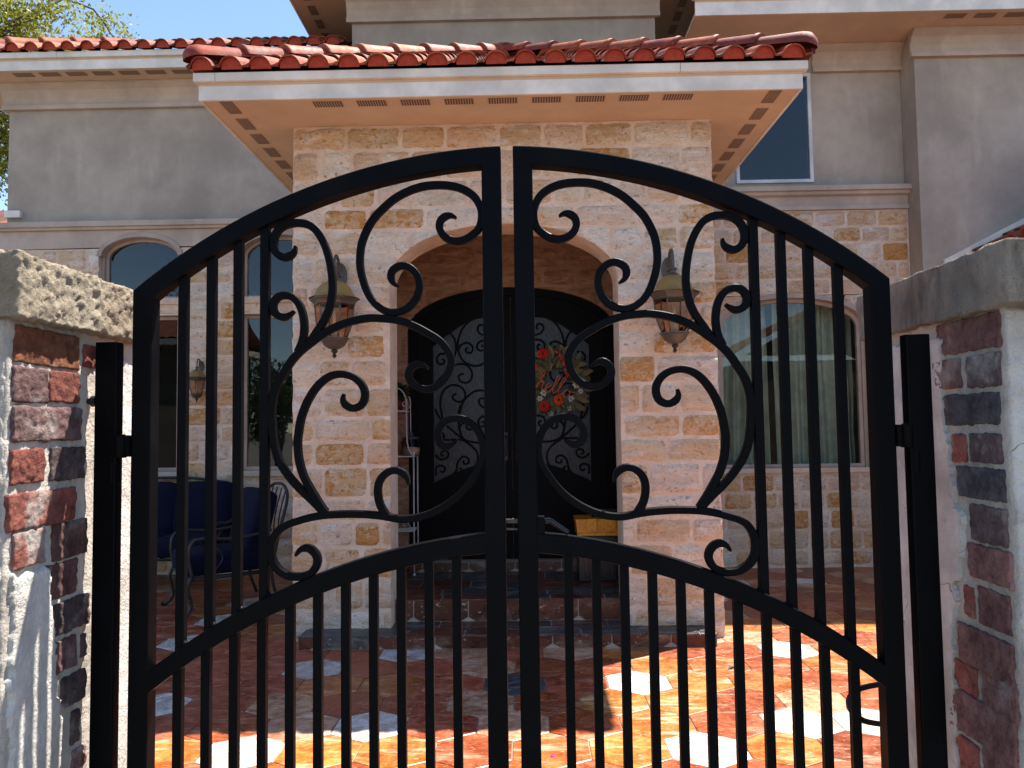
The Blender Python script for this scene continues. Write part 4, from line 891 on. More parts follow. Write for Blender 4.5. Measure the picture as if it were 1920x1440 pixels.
# hinge posts
for sg, pxs, py_top, lab in ((1, (176, 218), 641, 'short black square steel hinge post bolted to the sunlit brick pillar'), (-1, (1693, 1745), 626, 'short black square steel hinge post bolted to the shaded brick pillar')):
    yq = 1.565; x0, x1 = on_y(pxs[0], 800, yq).x, on_y(pxs[1], 800, yq).x
    if sg < 0: x0, x1 = on_y(1705, 800, yq).x, on_y(1751, 800, yq).x
    zt_ = on_y(sum(pxs) / 2, py_top, yq).z
    root = place('gate_post', lab, 'gate post', ((x0 + x1) / 2, yq + .025, 0))
    b = MB(); b.box(x0, x1, yq, yq + .027, -.03, zt_, .003); b.build('tube', M['gate'], root)
    for zb_ in ((on_y(170, 752, yq).z, .35) if sg > 0 else (.35,)):
        xa = x0 if sg > 0 else x1; b = MB(); b.tube([(xa + sg * .005, yq + .014, zb_), (xa - sg * .05, yq + .014, zb_)], .0065, 8); b.build('bolt', M['iron'], root)
        b = MB(); b.tube([(xa - sg * .004, yq + .014, zb_), (xa - sg * .014, yq + .014, zb_)], .011, 6); b.build('nut', M['iron'], root)
    for zc in (gz(235, 860).y, .45):
        hx = gz(229, 860, YG0).x; hx = hx if sg > 0 else 2 * GXC - hx
        xa = x1 if sg > 0 else x0
        b = MB(); b.box(min(xa, hx) - .001, max(xa, hx) + .001, YG0 - .027, YG0 - .012, zc - .048, zc - .004); b.build('hinge_plate', M['gate'], root)

# ================================================================== BRICK PILLARS
def rough_box(x0, x1, y0, y1, z0, z1, cell, amp, sc_, seed, rnd=0.0, edge=0.0):
    """box whose faces are fine grids pushed by noise; rnd rounds the edges"""
    nx, ny, nz_ = (max(1, int(round((b_ - a_) / cell))) for a_, b_ in ((x0, x1), (y0, y1), (z0, z1)))
    key = {}; V = []; F = []
    def vid(i, j, k):
        t = (i, j, k)
        if t not in key:
            p = Vector((x0 + (x1 - x0) * i / nx, y0 + (y1 - y0) * j / ny, z0 + (z1 - z0) * k / nz_))
            c = Vector((min(max(p.x, x0 + rnd), x1 - rnd), min(max(p.y, y0 + rnd), y1 - rnd), min(max(p.z, z0 + rnd), z1 - rnd)))
            d = p - c
            if rnd > 0 and d.length > 1e-6:
                q = c + d.normalized() * rnd
                p = q
                n_ = d.normalized()
            else: n_ = Vector((0, 0, 0))
            q = p * sc_ + Vector((seed, seed * 1.7, seed * .3))
            h = noise.fractal(q, 1.0, 2.1, 4, noise_basis='PERLIN_ORIGINAL')
            nv = noise.noise_vector(p * (sc_ * .35) + Vector((seed, 3, seed)))
            p = p + (n_ if n_.length > 0 else Vector((0, 0, 0))) * amp * h + nv * edge
            key[t] = len(V); V.append(p)
        return key[t]
    for j in range(ny):
        for k in range(nz_):
            F.append((vid(0, j, k), vid(0, j, k + 1), vid(0, j + 1, k + 1), vid(0, j + 1, k))); F.append((vid(nx, j, k), vid(nx, j + 1, k), vid(nx, j + 1, k + 1), vid(nx, j, k + 1)))
    for i in range(nx):
        for k in range(nz_):
            F.append((vid(i, 0, k), vid(i + 1, 0, k), vid(i + 1, 0, k + 1), vid(i, 0, k + 1))); F.append((vid(i, ny, k), vid(i, ny, k + 1), vid(i + 1, ny, k + 1), vid(i + 1, ny, k)))
    for i in range(nx):
        for j in range(ny):
            F.append((vid(i, j, 0), vid(i, j + 1, 0), vid(i + 1, j + 1, 0), vid(i + 1, j, 0))); F.append((vid(i, j, nz_), vid(i + 1, j, nz_), vid(i + 1, j + 1, nz_), vid(i, j + 1, nz_)))
    return V, F
def pip(p, poly):
    c = False; n = len(poly)
    for i in range(n):
        a, b_ = poly[i], poly[i - 1]
        if (a[1] > p[1]) != (b_[1] > p[1]) and p[0] < (b_[0] - a[0]) * (p[1] - a[1]) / (b_[1] - a[1]) + a[0]: c = not c
    return c
def patch(name, sg, xf, polys, mat, parent, thick, seed, cell=.0042):
    """ragged skin of stucco on an inner face x = xf; polys in (y, z)"""
    ys = [p[0] for q in polys for p in q]; zs_ = [p[1] for q in polys for p in q]; y0, y1, z0, z1 = min(ys), max(ys), min(zs_), max(zs_)
    ny, nz_ = int((y1 - y0) / cell) + 1, int((z1 - z0) / cell) + 1; ins = {}
    for j in range(ny + 1):
        for k in range(nz_ + 1):
            y, z = y0 + cell * j, z0 + cell * k
            q = (y + .010 * NZ(y, z, seed, 45) + .006 * NZ(z, y, seed, 110), z + .014 * NZ(z, y, seed + 5, 30))
            ins[j, k] = any(pip(q, pl_) for pl_ in polys)
    V = []; F = []; key = {}
    def vid(j, k):
        if (j, k) not in key:
            y, z = y0 + cell * j, z0 + cell * k
            full = all(ins.get((j + a, k + b_), False) for a in (-1, 0, 1) for b_ in (-1, 0, 1))
            h = thick * (1 + .3 * NZ(y, z, seed, 12)) + .0010 * NZ(y, z, seed, 60) if full else -.004
            key[j, k] = len(V); V.append((xf + sg * h, y, z))
        return key[j, k]
    for j in range(ny):
        for k in range(nz_):
            if ins[j, k] and ins[j + 1, k] and ins[j, k + 1] and ins[j + 1, k + 1]:
                q = (vid(j, k), vid(j + 1, k), vid(j + 1, k + 1), vid(j, k + 1)); F.append(q if sg > 0 else q[::-1])
    return mesh(name, V, F, mat, parent, smooth=True)
B_OR, B_PU, B_RD, B_DK, B_GY, B_MR = (0.40, 0.15, 0.075), (0.26, 0.15, 0.14), (0.34, 0.115, 0.085), (0.14, 0.10, 0.095), (0.105, 0.10, 0.105), (0.25, 0.13, 0.115)
LEFT = [(25, 147, 620, 688, B_OR), (154, 178, 648, 690, B_RD), (20, 87, 690, 756, B_PU), (90, 146, 696, 756, B_RD), (20, 148, 763, 827, B_PU), (16, 80, 842, 907, B_RD), (92, 156, 838, 900, B_DK), (10, 137, 920, 986, B_RD), (20, 80, 994, 1062, B_RD), (95, 160, 977, 1044, B_MR),
        (82, 142, 1054, 1120, B_MR), (95, 163, 1122, 1182, B_DK), (100, 140, 1196, 1256, B_MR), (149, 160, 1188, 1230, B_DK), (112, 156, 1262, 1320, B_DK), (132, 145, 1332, 1394, B_DK), (132, 158, 1400, 1440, B_MR)]
RIGHT = [(1758, 1878, 596, 660, B_MR), (1753, 1804, 674, 730, B_MR), (1815, 1878, 664, 726, B_DK), (1760, 1877, 738, 797, B_GY), (1790, 1815, 814, 866, B_RD), (1823, 1880, 812, 868, B_DK), (1798, 1886, 876, 936, B_GY), (1825, 1891, 950, 1020, B_DK), (1820, 1900, 1026, 1092, B_MR),
         (1810, 1829, 1100, 1156, B_RD), (1837, 1897, 1108, 1180, B_MR), (1802, 1903, 1186, 1262, B_MR), (1795, 1834, 1244, 1296, B_RD), (1845, 1910, 1266, 1342, B_MR), (1788, 1908, 1316, 1396, B_MR), (1774, 1838, 1378, 1440, B_RD), (1846, 1912, 1400, 1470, B_MR)]
def pillar(sg, xf, yn, yf, label, bricks, capx, capy, capm, seed):
    """sg=+1: inner face looks to +x"""
    xo = xf - sg * 0.50
    root = place('brick_pillar', label, 'pillar', ((xf + xo) / 2, (yn + yf) / 2, 0))
    zc0, zc1 = 1.703, 1.818
    V, F = rough_box(min(xf, xo), max(xf, xo), yn, yf, -.03, zc0 + .01, .008, .0030, 45, seed, .006, .001)
    mesh('mortar_core', V, F, M['pmortar'], root, True)
    for i, (a, c, t, b_, col) in enumerate(bricks):
        pts_ = [on_x(px, py, xf) for px in (a, c) for py in (t, b_)]
        ya, yb = sorted((sum(p.y for p in pts_[:2]) / 2, sum(p.y for p in pts_[2:]) / 2)); za = (pts_[1].z + pts_[3].z) / 2; zb_ = (pts_[0].z + pts_[2].z) / 2
        pr_ = .0042 + .0035 * ((i * 37 % 10) / 10)
        x0, x1 = sorted((xf - sg * .05, xf + sg * pr_))
        V, F = rough_box(x0, x1, ya, yb, za, zb_, .0042, .0032, 80, seed + i * 3.1, .003, .0014)
        j = .8 + .4 * ((i * 53 % 17) / 17)
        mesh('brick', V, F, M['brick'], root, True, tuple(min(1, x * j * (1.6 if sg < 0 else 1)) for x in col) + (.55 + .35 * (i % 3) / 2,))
    xs_ = sorted((capx, xo - sg * .03)); V, F = rough_box(xs_[0], xs_[1], capy, yf + (.004 if sg > 0 else .03), zc0, zc1, .0055, .0055 if sg > 0 else .005, 90 if sg > 0 else 20, seed + 9, .003, .004)
    mesh('cap_stone', V, F, capm, root, True)
    return root
XL, XR = -0.90, 0.868
YNL = min(on_x(q[0], (q[2] + q[3]) / 2, XL).y for q in LEFT[:8]) - .004; YNR = min(on_x(q[1], (q[2] + q[3]) / 2, XR).y for q in RIGHT) - .006
pl_ = pillar(1, XL, YNL, 1.78, 'sunlit red brick pillar with rough split limestone cap and gate shadows', LEFT, -0.872, on_x(36, 480, -.872).y, M['cap'], 2.0)
pr_ = pillar(-1, XR, YNR, 1.93, 'shaded brick pillar with smeared white stucco and weathered grey stone cap', RIGHT, 0.846, on_x(1885, 450, .846).y, M['cap2'], 6.0)
def yz(L, x): return [(on_x(px, py, x).y, on_x(px, py, x).z) for px, py in L]
far_l = [(1.60, -.03), (1.775, -.03), (1.775, 1.66), (1.66, 1.67), (1.62, 1.6)]
patch('stucco_patch', 1, XL, [yz([(14, 1072), (60, 1066), (92, 1060), (93, 1130), (101, 1200), (106, 1290), (112, 1380), (112, 1560), (10, 1560), (10, 1300)], XL), [(p[0] - .0, p[1]) for p in far_l]], M['plaster'], pl_, .008, 3.0)
patch('stucco_patch', -1, XR, [yz([(1750, 800), (1782, 806), (1794, 880), (1800, 945), (1818, 960), (1812, 1030), (1804, 1100), (1796, 1190), (1788, 1260), (1780, 1330), (1768, 1372), (1768, 1560), (1740, 1560)], XR), [(1.60, -.03), (1.92, -.03), (1.92, 1.68), (1.6, 1.68)]], M['plaster'], pr_, .008, 7.0)
# stucco skin on the faces that look towards the driveway
for sg, xf, yn, root, sd, m_ in ((1, XL, YNL, pl_, 1.0, 'pmortar'), (-1, XR, YNR, pr_, 4.0, 'plaster')):
    V, F = rough_box(min(xf - sg * .004, xf - sg * .503), max(xf - sg * .004, xf - sg * .503), yn - .004, yn + .012, -.028, 1.700, .006, .004, 60, sd, .004, .002)
    mesh('stucco_coat', V, F, M[m_], root, True)

# ================================================================== OTHER THINGS
def copy_tree(o, parent=None):
    c = o.copy(); COL.objects.link(c)
    if parent is not None: c.parent = parent
    for ch in list(o.children): copy_tree(ch, c)
    return c
# ---- lanterns (origin: wall point level with the finial tip, -y looks away from the wall)
def lantern(label):
    root = thing('wall_lantern', label, 'lantern', group='coach lanterns on the stone walls'); c = (0, -.19, 0)
    def L(name, prof, mat, seg=6, rot=0.0, sm=False):
        b = MB(); b.lathe(prof, c, seg, rot); return b.build(name, mat, root, sm, ang=50)
    L('finial', [(0, 0), (.010, .008), (.016, .02), (.008, .03), (.012, .036), (.022, .045), (.024, .056), (.010, .064)], M['iron'], 14, 0, True)
    L('cup', [(.010, .060), (.045, .070), (.075, .092), (.088, .118), (.094, .122), (.092, .130), (.102, .134), (.104, .142), (.07, .146)], M['bronze'], 18, 0, True)
    gp_ = [(.085, .146), (.105, .19), (.122, .24), (.130, .29), (.133, .34), (.136, .374)]
    gl_ = L('glass', gp_, M['lglass'], 6)
    for k in range(6):
        a = 2 * math.pi * k / 6
        b = MB(); b.tube([(c[0] + (r + .002) * math.cos(a), c[1] + (r + .002) * math.sin(a), z) for r, z in gp_], .0055, 6); b.build('rib', M['bronze'], root, True)
    L('collar', [(.10, .370), (.145, .374), (.150, .386), (.160, .398), (.176, .408), (.178, .416)], M['bronze'], 6)
    L('roof', [(.178, .4165), (.150, .428), (.128, .455), (.115, .49), (.085, .522), (.040, .543), (0, .548)], M['brass'], 24, 0, True)
    L('neck', [(.030, .543), (.034, .552), (.020, .560), (.020, .578), (.028, .584), (.028, .594), (.010, .60)], M['bronze'], 14, 0, True)
    b = MB(); b.tube([(c[0], c[1], .22), (c[0], c[1], .33)], .012, 8); b.tube([(c[0], c[1], .14), (c[0], c[1], .22)], .02, 8); b.build('bulb_holder', M['white_iron'], root, True)
    b = MB(); b.tube(smooth_line([Vector((0, 0.0, .62)), Vector((0, -.05, .69)), Vector((0, -.11, .735)), Vector((0, -.165, .72)), Vector((0, -.19, .66)), Vector((0, -.19, .59))], .02), .011, 8); b.build('arm', M['bronze'], root, True)
    b = MB(); b.tube(smooth_line([Vector((0, -.012, .60)), Vector((0, -.07, .62)), Vector((0, -.115, .67)), Vector((0, -.09, .70)), Vector((0, -.065, .68))], .015), .007, 8); b.build('scroll', M['bronze'], root, True)
    b = MB(); b.prism([(.048 * math.cos(2 * math.pi * i / 16), .62 + .09 * math.sin(2 * math.pi * i / 16)) for i in range(16)], 'y', -.018, .002); b.build('back_plate', M['bronze'], root)
    return root
YS = YP - .016
ln0 = lantern('large bronze coach lantern on the portico stone, between arched opening and patio seating')
p = on_y(627, 672, YS - .19); ln0.location = (p.x, YS, p.z)
ln1 = copy_tree(ln0); ln1['label'] = 'large bronze coach lantern on the portico stone, on the side of the curtained window'; p = on_y(1266, 662, YS - .19); ln1.location = (p.x, YS, p.z)
ln2 = copy_tree(ln0); ln2['label'] = 'small bronze coach lantern on the stone pier between the two arched windows'; ln2.scale = (.62, .62, .62); p = on_y(369, 754, YW - .18); ln2.location = (p.x, YW - .066, p.z)

# ---- patio sofa and chair
def cushion(x0, x1, y0, y1, z0, z1, mat, name, root, puff=.02, rot=None):
    n = 10; V = []; F = []
    bm = bmesh.new(); bmesh.ops.create_cube(bm, size=1.0); bmesh.ops.subdivide_edges(bm, edges=bm.edges[:], cuts=6, use_grid_fill=True)
    for v in bm.verts:
        q = v.co * 2; k = Vector((x1 - x0, y1 - y0, z1 - z0)) / 2
        ex = [1 - abs(q[i]) ** 4 for i in range(3)]
        s_ = Vector([q[i] * k[i] * (1 if abs(q[i]) < .99 else 1) for i in range(3)])
        for i in range(3):
            o_ = [j for j in range(3) if j != i]
            s_[i] += (q[i] / max(1e-6, abs(q[i])) if abs(q[i]) > .01 else 0) * puff * abs(q[i]) * ex[o_[0]] * ex[o_[1]]
            s_[i] *= 1 - .045 * abs(q[o_[0]]) ** 6 * abs(q[o_[1]]) ** 6
        v.co = s_
    if rot: bmesh.ops.transform(bm, matrix=rot, verts=bm.verts)
    bmesh.ops.translate(bm, verts=bm.verts, vec=((x0 + x1) / 2, (y0 + y1) / 2, (z0 + z1) / 2))
    me = bpy.data.meshes.new(name); bm.to_mesh(me); bm.free(); me.materials.append(mat); me.polygons.foreach_set('use_smooth', [True] * len(me.polygons))
    return link(bpy.data.objects.new(name, me), root)
def seat_unit(name, label, cat, loc, rot, w, ncush):
    root = thing(name, label, cat, loc, rot); h = w / 2; tilt = Matrix.Rotation(rad(-14), 4, 'X')
    for i in range(ncush):
        a = -h + .04 + (w - .08) * i / ncush; c = -h + .04 + (w - .08) * (i + 1) / ncush - .006
        cushion(a, c, -.36, .26, .33, .49, M['navy'], 'seat_cushion', root); cushion(a, c, .16, .32, .47, .97, M['navy'], 'back_cushion', root, .025, tilt)
    b = MB(); b.tube([(-h, -.34, .31), (h, -.34, .31), (h, .30, .31), (-h, .30, .31)], .014, 8, True)
    for i in range(5): b.tube([(-h + w * (i + .5) / 5, -.34, .31), (-h + w * (i + .5) / 5, .30, .31)], .008, 6)
    b.build('seat_frame', M['iron'], root, True)
    for sx in (-1, 1):
        b = MB(); b.tube(smooth_line([Vector((sx * h, -.34, .33)), Vector((sx * (h + .01), -.37, .24)), Vector((sx * h, -.34, .10)), Vector((sx * (h + .01), -.39, .02)), Vector((sx * (h + .01), -.425, .016)), Vector((sx * (h + .01), -.43, .035))], .02), .015, 8); b.build('leg', M['iron'], root, True)
        b = MB(); b.tube(smooth_line([Vector((sx * h, .30, .33)), Vector((sx * h, .32, .18)), Vector((sx * (h + .01), .38, .015))], .03), .014, 8); b.build('leg', M['iron'], root, True)
        b = MB(); b.tube(smooth_line([Vector((sx * h, -.33, .31)), Vector((sx * h, -.36, .48)), Vector((sx * h, -.34, .60)), Vector((sx * h, -.26, .63)), Vector((sx * h, 0, .61)), Vector((sx * h, .24, .64)), Vector((sx * h, .30, .66))], .03), .014, 8)
        b.tube(smooth_line([Vector((sx * h, -.20, .33)), Vector((sx * h, -.10, .45)), Vector((sx * h, -.16, .55)), Vector((sx * h, -.24, .50))], .02), .007, 6); b.build('arm', M['iron'], root, True)
    b = MB(); b.tube(smooth_line([Vector((-h, .30, .31)), Vector((-h, .36, .6)), Vector((-h * .96, .44, .90)), Vector((-h * .5, .47, 1.0)), Vector((0, .475, 1.02)), Vector((h * .5, .47, 1.0)), Vector((h * .96, .44, .90)), Vector((h, .36, .6)), Vector((h, .30, .31))], .04), .014, 8)
    for i in range(5):
        x = -h * .7 + w * .7 * i / 4; b.tube(smooth_line([Vector((x, .31, .33)), Vector((x + .03, .37, .55)), Vector((x - .03, .41, .75)), Vector((x, .46, .99))], .04), .006, 6)
    b.build('back_frame', M['iron'], root, True); return root
seat_unit('patio_sofa', 'dark iron patio sofa with navy cushions against the stone wall', 'sofa', (-3.78, 7.55, 0), 0, 1.75, 3)
seat_unit('patio_chair', 'iron patio armchair with navy cushions turned towards the sofa', 'chair', (-2.60, 6.68, 0), rad(-54), .66, 1)

# ---- baker's rack in the vestibule, jar and arrangement on it
pf = on_z(777, 1079, FZ); rx, ryy = pf.x, pf.y; rl = rx - .36; d_ = .24
rack = place('shelf_rack', 'narrow white wire shelf rack standing beside the entrance door', 'shelf', (rx - .18, ryy + .12, FZ))
zA, zB, zC, zD = on_y(770, 996, ryy).z, on_y(770, 856, ryy).z, on_y(770, 771, ryy).z, on_y(752, 726, ryy).z
for x in (rx, rl):
    for y in (ryy, ryy + d_):
        b = MB(); b.tube([(x, y, FZ), (x, y, zB + .02)], .0065, 8); b.lathe([(.012, 0), (.016, .004), (.012, .012), (.0065, .016)], (x, y, FZ), 10); b.lathe([(.007, 0), (.011, .008), (.007, .018), (0, .022)], (x, y, zB + .02), 10); b.build('post', M['white_iron'], rack, True)
for z in (zA, zB, zC):
    x1 = rx if z < zC - .01 else rx - .06; x0 = rl if z < zC - .01 else rl + .06; b = MB(); b.tube([(x0, ryy, z), (x1, ryy, z), (x1, ryy + d_, z), (x0, ryy + d_, z)], .0055, 6, True)
    for i in range(7): b.tube([(x0, ryy + d_ * (i + .5) / 7, z), (x1, ryy + d_ * (i + .5) / 7, z)], .003, 5)
    b.build('shelf', M['white_iron'], rack, True)
for y in (ryy, ryy + d_):
    b = MB(); b.tube(smooth_line([Vector((rx - .005, y, zB)), Vector((rx - .03, y, zB + .04)), Vector((rx - .055, y, zB + .12)), Vector((rx - .06, y, zC)), Vector((rx - .065, y, zD - .09)), Vector((rx - .11, y, zD - .02)), Vector((rx - .18, y, zD)), Vector((rx - .25, y, zD - .02)), Vector((rl + .065, y, zD - .09)), Vector((rl + .06, y, zC)), Vector((rl + .055, y, zB + .12)), Vector((rl + .005, y, zB))], .03), .0055, 6); b.build('arch', M['white_iron'], rack, True)
for z in (zA, zC):
    P = [Vector((rx - .10 - .07 * math.cos(t), ryy - .004, z + .05 - .045 * math.sin(t))) for t in [math.pi * i / 8 for i in range(9)]]
    sp_ = [Vector((rx - .075 + (.035 - .005 * i) * math.cos(i * .9), ryy - .004, z + .055 + (.035 - .005 * i) * math.sin(i * .9))) for i in range(7)]
    b = MB(); b.tube(smooth_line(P, .02), .0035, 5); b.tube(smooth_line(sp_, .01), .0035, 5); b.build('scroll', M['white_iron'], rack, True)
jx = on_y(770, 840, ryy + .1).x
jar = place('glass_jar', 'squat glass jar with white filling on the upper rack shelf', 'jar', (jx, ryy + .12, zB + .006))
b = MB(); b.lathe([(0, .007), (.075, .007), (.082, .02), (.082, .12), (.070, .135), (.070, .15)], (jx, ryy + .12, zB), 24); b.build('jar_body', M['lglass'], jar, True)
b = MB(); b.lathe([(0, .012), (.076, .012), (.078, .075), (0, .08)], (jx, ryy + .12, zB), 24); b.build('filling', M['obj'], jar, True, (0.62, 0.62, 0.64, 1))
b = MB(); b.lathe([(.074, .150), (.074, .165), (.02, .172), (.016, .19), (.024, .20), (0, .206)], (jx, ryy + .12, zB), 24); b.build('lid', M['obj'], jar, True, (0.05, 0.05, 0.055, 1))
rn = random.Random(4); px0 = Vector((rx - .16, ryy + .12, zC + .008))
pot = place('leafy_arrangement', 'dark leafy arrangement with a red bow on top of the rack', 'plant', tuple(px0))
b = MB(); b.lathe([(0, 0), (.045, 0), (.06, .08), (.056, .09), (0, .085)], px0, 16); b.build('pot', M['obj'], pot, True, (0.16, 0.012, 0.012, 1))
V = []; F = []
for i in range(170):
    d = Vector((rn.gauss(0, 1), rn.gauss(0, 1), rn.gauss(.5, .8))).normalized(); c = px0 + Vector((0, 0, .15)) + Vector((d.x * .12, d.y * .09, d.z * .09)) * rn.uniform(.5, 1.0); u = d.cross(Vector((rn.gauss(0, 1), rn.gauss(0, 1), rn.gauss(0, 1)))).normalized() * .015; w = (d + Vector((0, 0, rn.uniform(-.5, .3)))).normalized() * .03
    n = len(V); V += [c - u * .2 - w, c + u, c + w, c - u]; F.append((n, n + 1, n + 2, n + 3))
o = mesh('foliage', V, F, M['leaf2'], pot); o['kind'] = 'stuff'

# ---- tool chest
tb = on_y(1080, 1000, 6.27); tx0, tx1, ty0, ty1 = tb.x, tb.x + .52, 6.27, 6.6; zt0, zt1, zt2 = FZ, on_y(1100, 1005, 6.27).z, on_y(1100, 974, 6.27).z
tool = place('tool_chest', 'black tool chest with amber yellow lid on the vestibule floor', 'toolbox', ((tx0 + tx1) / 2, (ty0 + ty1) / 2, FZ))
b = MB(); b.box(tx0 + .02, tx1 - .02, ty0 + .01, ty1, FZ, zt1 - .004, .012)
for i in range(4): b.box(tx0 + .06 + i * .11, tx0 + .10 + i * .11, ty0 - .002, ty0 + .012, FZ + .04, zt1 - .05, .004)
b.build('body', M['gloss'], tool, col=(0.012, 0.012, 0.013, 1))
b = MB(); b.box(tx0 + .012, tx1, ty0 - .004, ty1, zt1, zt1 + .022, .005); b.build('rim', M['gloss'], tool, col=(0.85, 0.34, 0.010, 1))
b = MB(); b.prism([(tx0 + .012, zt1 + .024), (tx1, zt1 + .024), (tx1, zt2), (tx0, zt2)], 'y', ty0 + .006, ty1 - .01); b.build('lid', M['gloss'], tool, col=(0.75, 0.27, 0.008, 1))
for x in (.09, .24, .38):
    b = MB(); b.box(tx0 + x, tx0 + x + .08, ty0 - .004, ty0 + .0058, zt1 + .04, zt2 + .004, .004); b.build('latch', M['gloss'], tool, col=(0.85, 0.32, 0.010, 1))
b = MB(); b.tube(smooth_line([Vector((tx0 + .15, ty0 + .15, zt2)), Vector((tx0 + .16, ty0 + .15, zt2 + .05)), Vector((tx0 + .36, ty0 + .15, zt2 + .05)), Vector((tx0 + .37, ty0 + .15, zt2))], .03), .011, 8); b.build('handle', M['rubber'], tool, True)

# ---- wreath on the right door leaf
wc = on_y(1044, 716, YL - .03); YWr = YL - .035
wr0 = place('door_wreath', 'leafy door wreath with red and white flowers and orange hello lettering', 'wreath', (wc.x, YWr, wc.z))
rn = random.Random(12); RW = .225
b = MB(); b.tube([(wc.x + RW * .85 * math.cos(2 * math.pi * i / 28), YWr + .012, wc.z + RW * .95 * math.sin(2 * math.pi * i / 28)) for i in range(28)], .03, 8, True); b.build('base_ring', M['obj'], wr0, True, (0.06, 0.05, 0.025, 1))
lv = [(0, 0, 0), (.018, -.006, .03), (.024, -.012, .065), (.016, -.010, .10), (0, -.004, .125), (-.016, -.010, .10), (-.024, -.012, .065), (-.018, -.006, .03), (0, -.002, .065)]
leaf_me = bpy.data.meshes.new('wreath leaf'); leaf_me.from_pydata(lv, [], [(0, 1, 8), (1, 2, 8), (2, 3, 8), (3, 4, 8), (4, 5, 8), (5, 6, 8), (6, 7, 8), (7, 0, 8)]); leaf_me.materials.append(M['obj'])
for i in range(130):
    a = 2 * math.pi * i / 130 + rn.uniform(-.1, .1); r = RW * rn.uniform(.42, 1.05); k = rn.uniform(.75, 1.15)
    inst('leaf', leaf_me, wr0, (wc.x + r * math.cos(a), YWr - .02 - rn.uniform(0, .02), wc.z + r * 1.05 * math.sin(a)), (rn.uniform(-.5, .3), -(a - math.pi / 2) + rn.uniform(-1.0, 1.0), rn.uniform(-.5, .5)), (k, k, k), rn.choice([(0.12, 0.11, 0.04, 1), (0.09, 0.085, 0.03, 1), (0.15, 0.13, 0.06, 1), (0.19, 0.14, 0.05, 1), (0.07, 0.075, 0.04, 1)]))
def flower(px, py, r, col, ctr=(0.05, 0.03, 0.01, 1), n=12):
    q = on_y(px, py, YWr); b = MB()
    for ly in range(2):
        for i in range(n):
            a = 2 * math.pi * (i + ly * .5) / n; u = Vector((math.cos(a), 0, math.sin(a))); t = Vector((-math.sin(a), 0, math.cos(a))); c = Vector((q.x, YWr - .045 - ly * .008, q.z)); rr = r * (1 - .25 * ly)
            b.add([c + u * rr * .15, c + u * rr * .6 + t * rr * .2 - Vector((0, .006, 0)), c + u * rr, c + u * rr * .6 - t * rr * .2 - Vector((0, .006, 0))], [(0, 1, 2, 3)])
    o = b.build('flower', M['obj'], wr0, col=col); b = MB(); b.lathe([(0, -.0), (r * .2, .004), (r * .16, .010), (0, .013)], (0, 0, 0), 10); o2 = b.build('flower_centre', M['obj'], o, True, ctr); o2.location = (q.x, YWr - .054, q.z); o2.rotation_euler = (rad(90), 0, 0)
    if o.parent is wr0: o2.parent = o
for f_ in ((1018, 664, .055, (0.60, 0.014, 0.010, 1)), (1020, 762, .055, (0.60, 0.014, 0.010, 1)), (1047, 750, .055, (0.75, 0.085, 0.008, 1)), (1000, 690, .05, (0.70, 0.06, 0.01, 1))): flower(*f_)
for f_ in ((1019, 737, .036), (1080, 722, .040), (1070, 748, .036), (1012, 748, .03), (1033, 775, .028), (1088, 734, .03), (1067, 766, .03)): flower(*f_, (0.62, 0.58, 0.52, 1), (0.45, 0.25, 0.05, 1), 6)
for i in range(46):
    t = i / 45; px, py = 1040 + 26 * t + 6 * math.sin(t * 3), 660 + 46 * t; q = on_y(px + rn.uniform(-5, 5), py + rn.uniform(-4, 4), YWr); b = MB(); b.lathe([(0, -.011), (.008, -.007), (.011, 0), (.008, .007), (0, .011)], (q.x, YWr - .05 - rn.uniform(0, .02), q.z), 7); b.build('berry', M['gloss'], wr0, True, (0.72, 0.02, 0.035, 1) if rn.random() < .8 else (0.55, 0.12, 0.13, 1))
HELLO = [(0, .05), (.06, .5), (.11, .95), (.04, .98), (.025, .5), (.02, 0), (.05, .28), (.12, .45), (.17, .35), (.16, .02), (.22, .03), (.31, .2), (.38, .36), (.32, .44), (.265, .25), (.32, .02), (.41, .08), (.49, .5), (.54, .95), (.475, .95), (.46, .3), (.51, .0), (.57, .1), (.65, .5), (.70, .95), (.635, .95), (.62, .3), (.67, .0), (.74, .1), (.80, .35), (.86, .42), (.79, .3), (.80, .06), (.88, .0), (.95, .2), (.90, .42), (.93, .36), (1.06, .40)]
o_ = on_y(1004, 726, YWr - .07); ex = (on_y(1070, 748, YWr - .07) - o_) / 1.0; ez_ = on_y(1016, 694, YWr - .07) - o_
hl = smooth_line([Vector((o_ + ex * (x * .98) + ez_ * y)) for x, y in HELLO], .008)
b = MB(); b.tube(hl, .0052, 6); b.build('hello_lettering', M['gloss'], wr0, True, (0.55, 0.11, 0.010, 1))

# ---- curtains behind the wide window
def curtain(label, x0, x1, seed):
    V = []; F = []; n = 90; zs2 = [zrb - .1 + (zrc - zrb + .2) * j / 8 for j in range(9)]
    for j, z in enumerate(zs2):
        for i in range(n + 1):
            t = i / n; x = x0 + (x1 - x0) * t; V.append((x + .012 * NZ(x, z, seed, 3), YW + .30 + .035 * math.sin(x * 46 + 2.2 * NZ(x, z * .15, seed, 4)) + .018 * NZ(x, z * .2, seed, 16), z))
    for j in range(8):
        for i in range(n): F.append((j * (n + 1) + i, j * (n + 1) + i + 1, (j + 1) * (n + 1) + i + 1, (j + 1) * (n + 1) + i))
    o = mesh('curtain', V, F, M['curtain'], None, True); tag(o, label, 'curtain', 'curtains behind the wide window')
curtain('narrow pale curtain panel at the portico end of the wide window', WR[0] - .08, on_y(1438, 700, YW + .3).x, 1.0)
curtain('broad pale curtain panel at the wing end of the wide window', on_y(1452, 700, YW + .3).x, WR[1] + .03, 5.0)

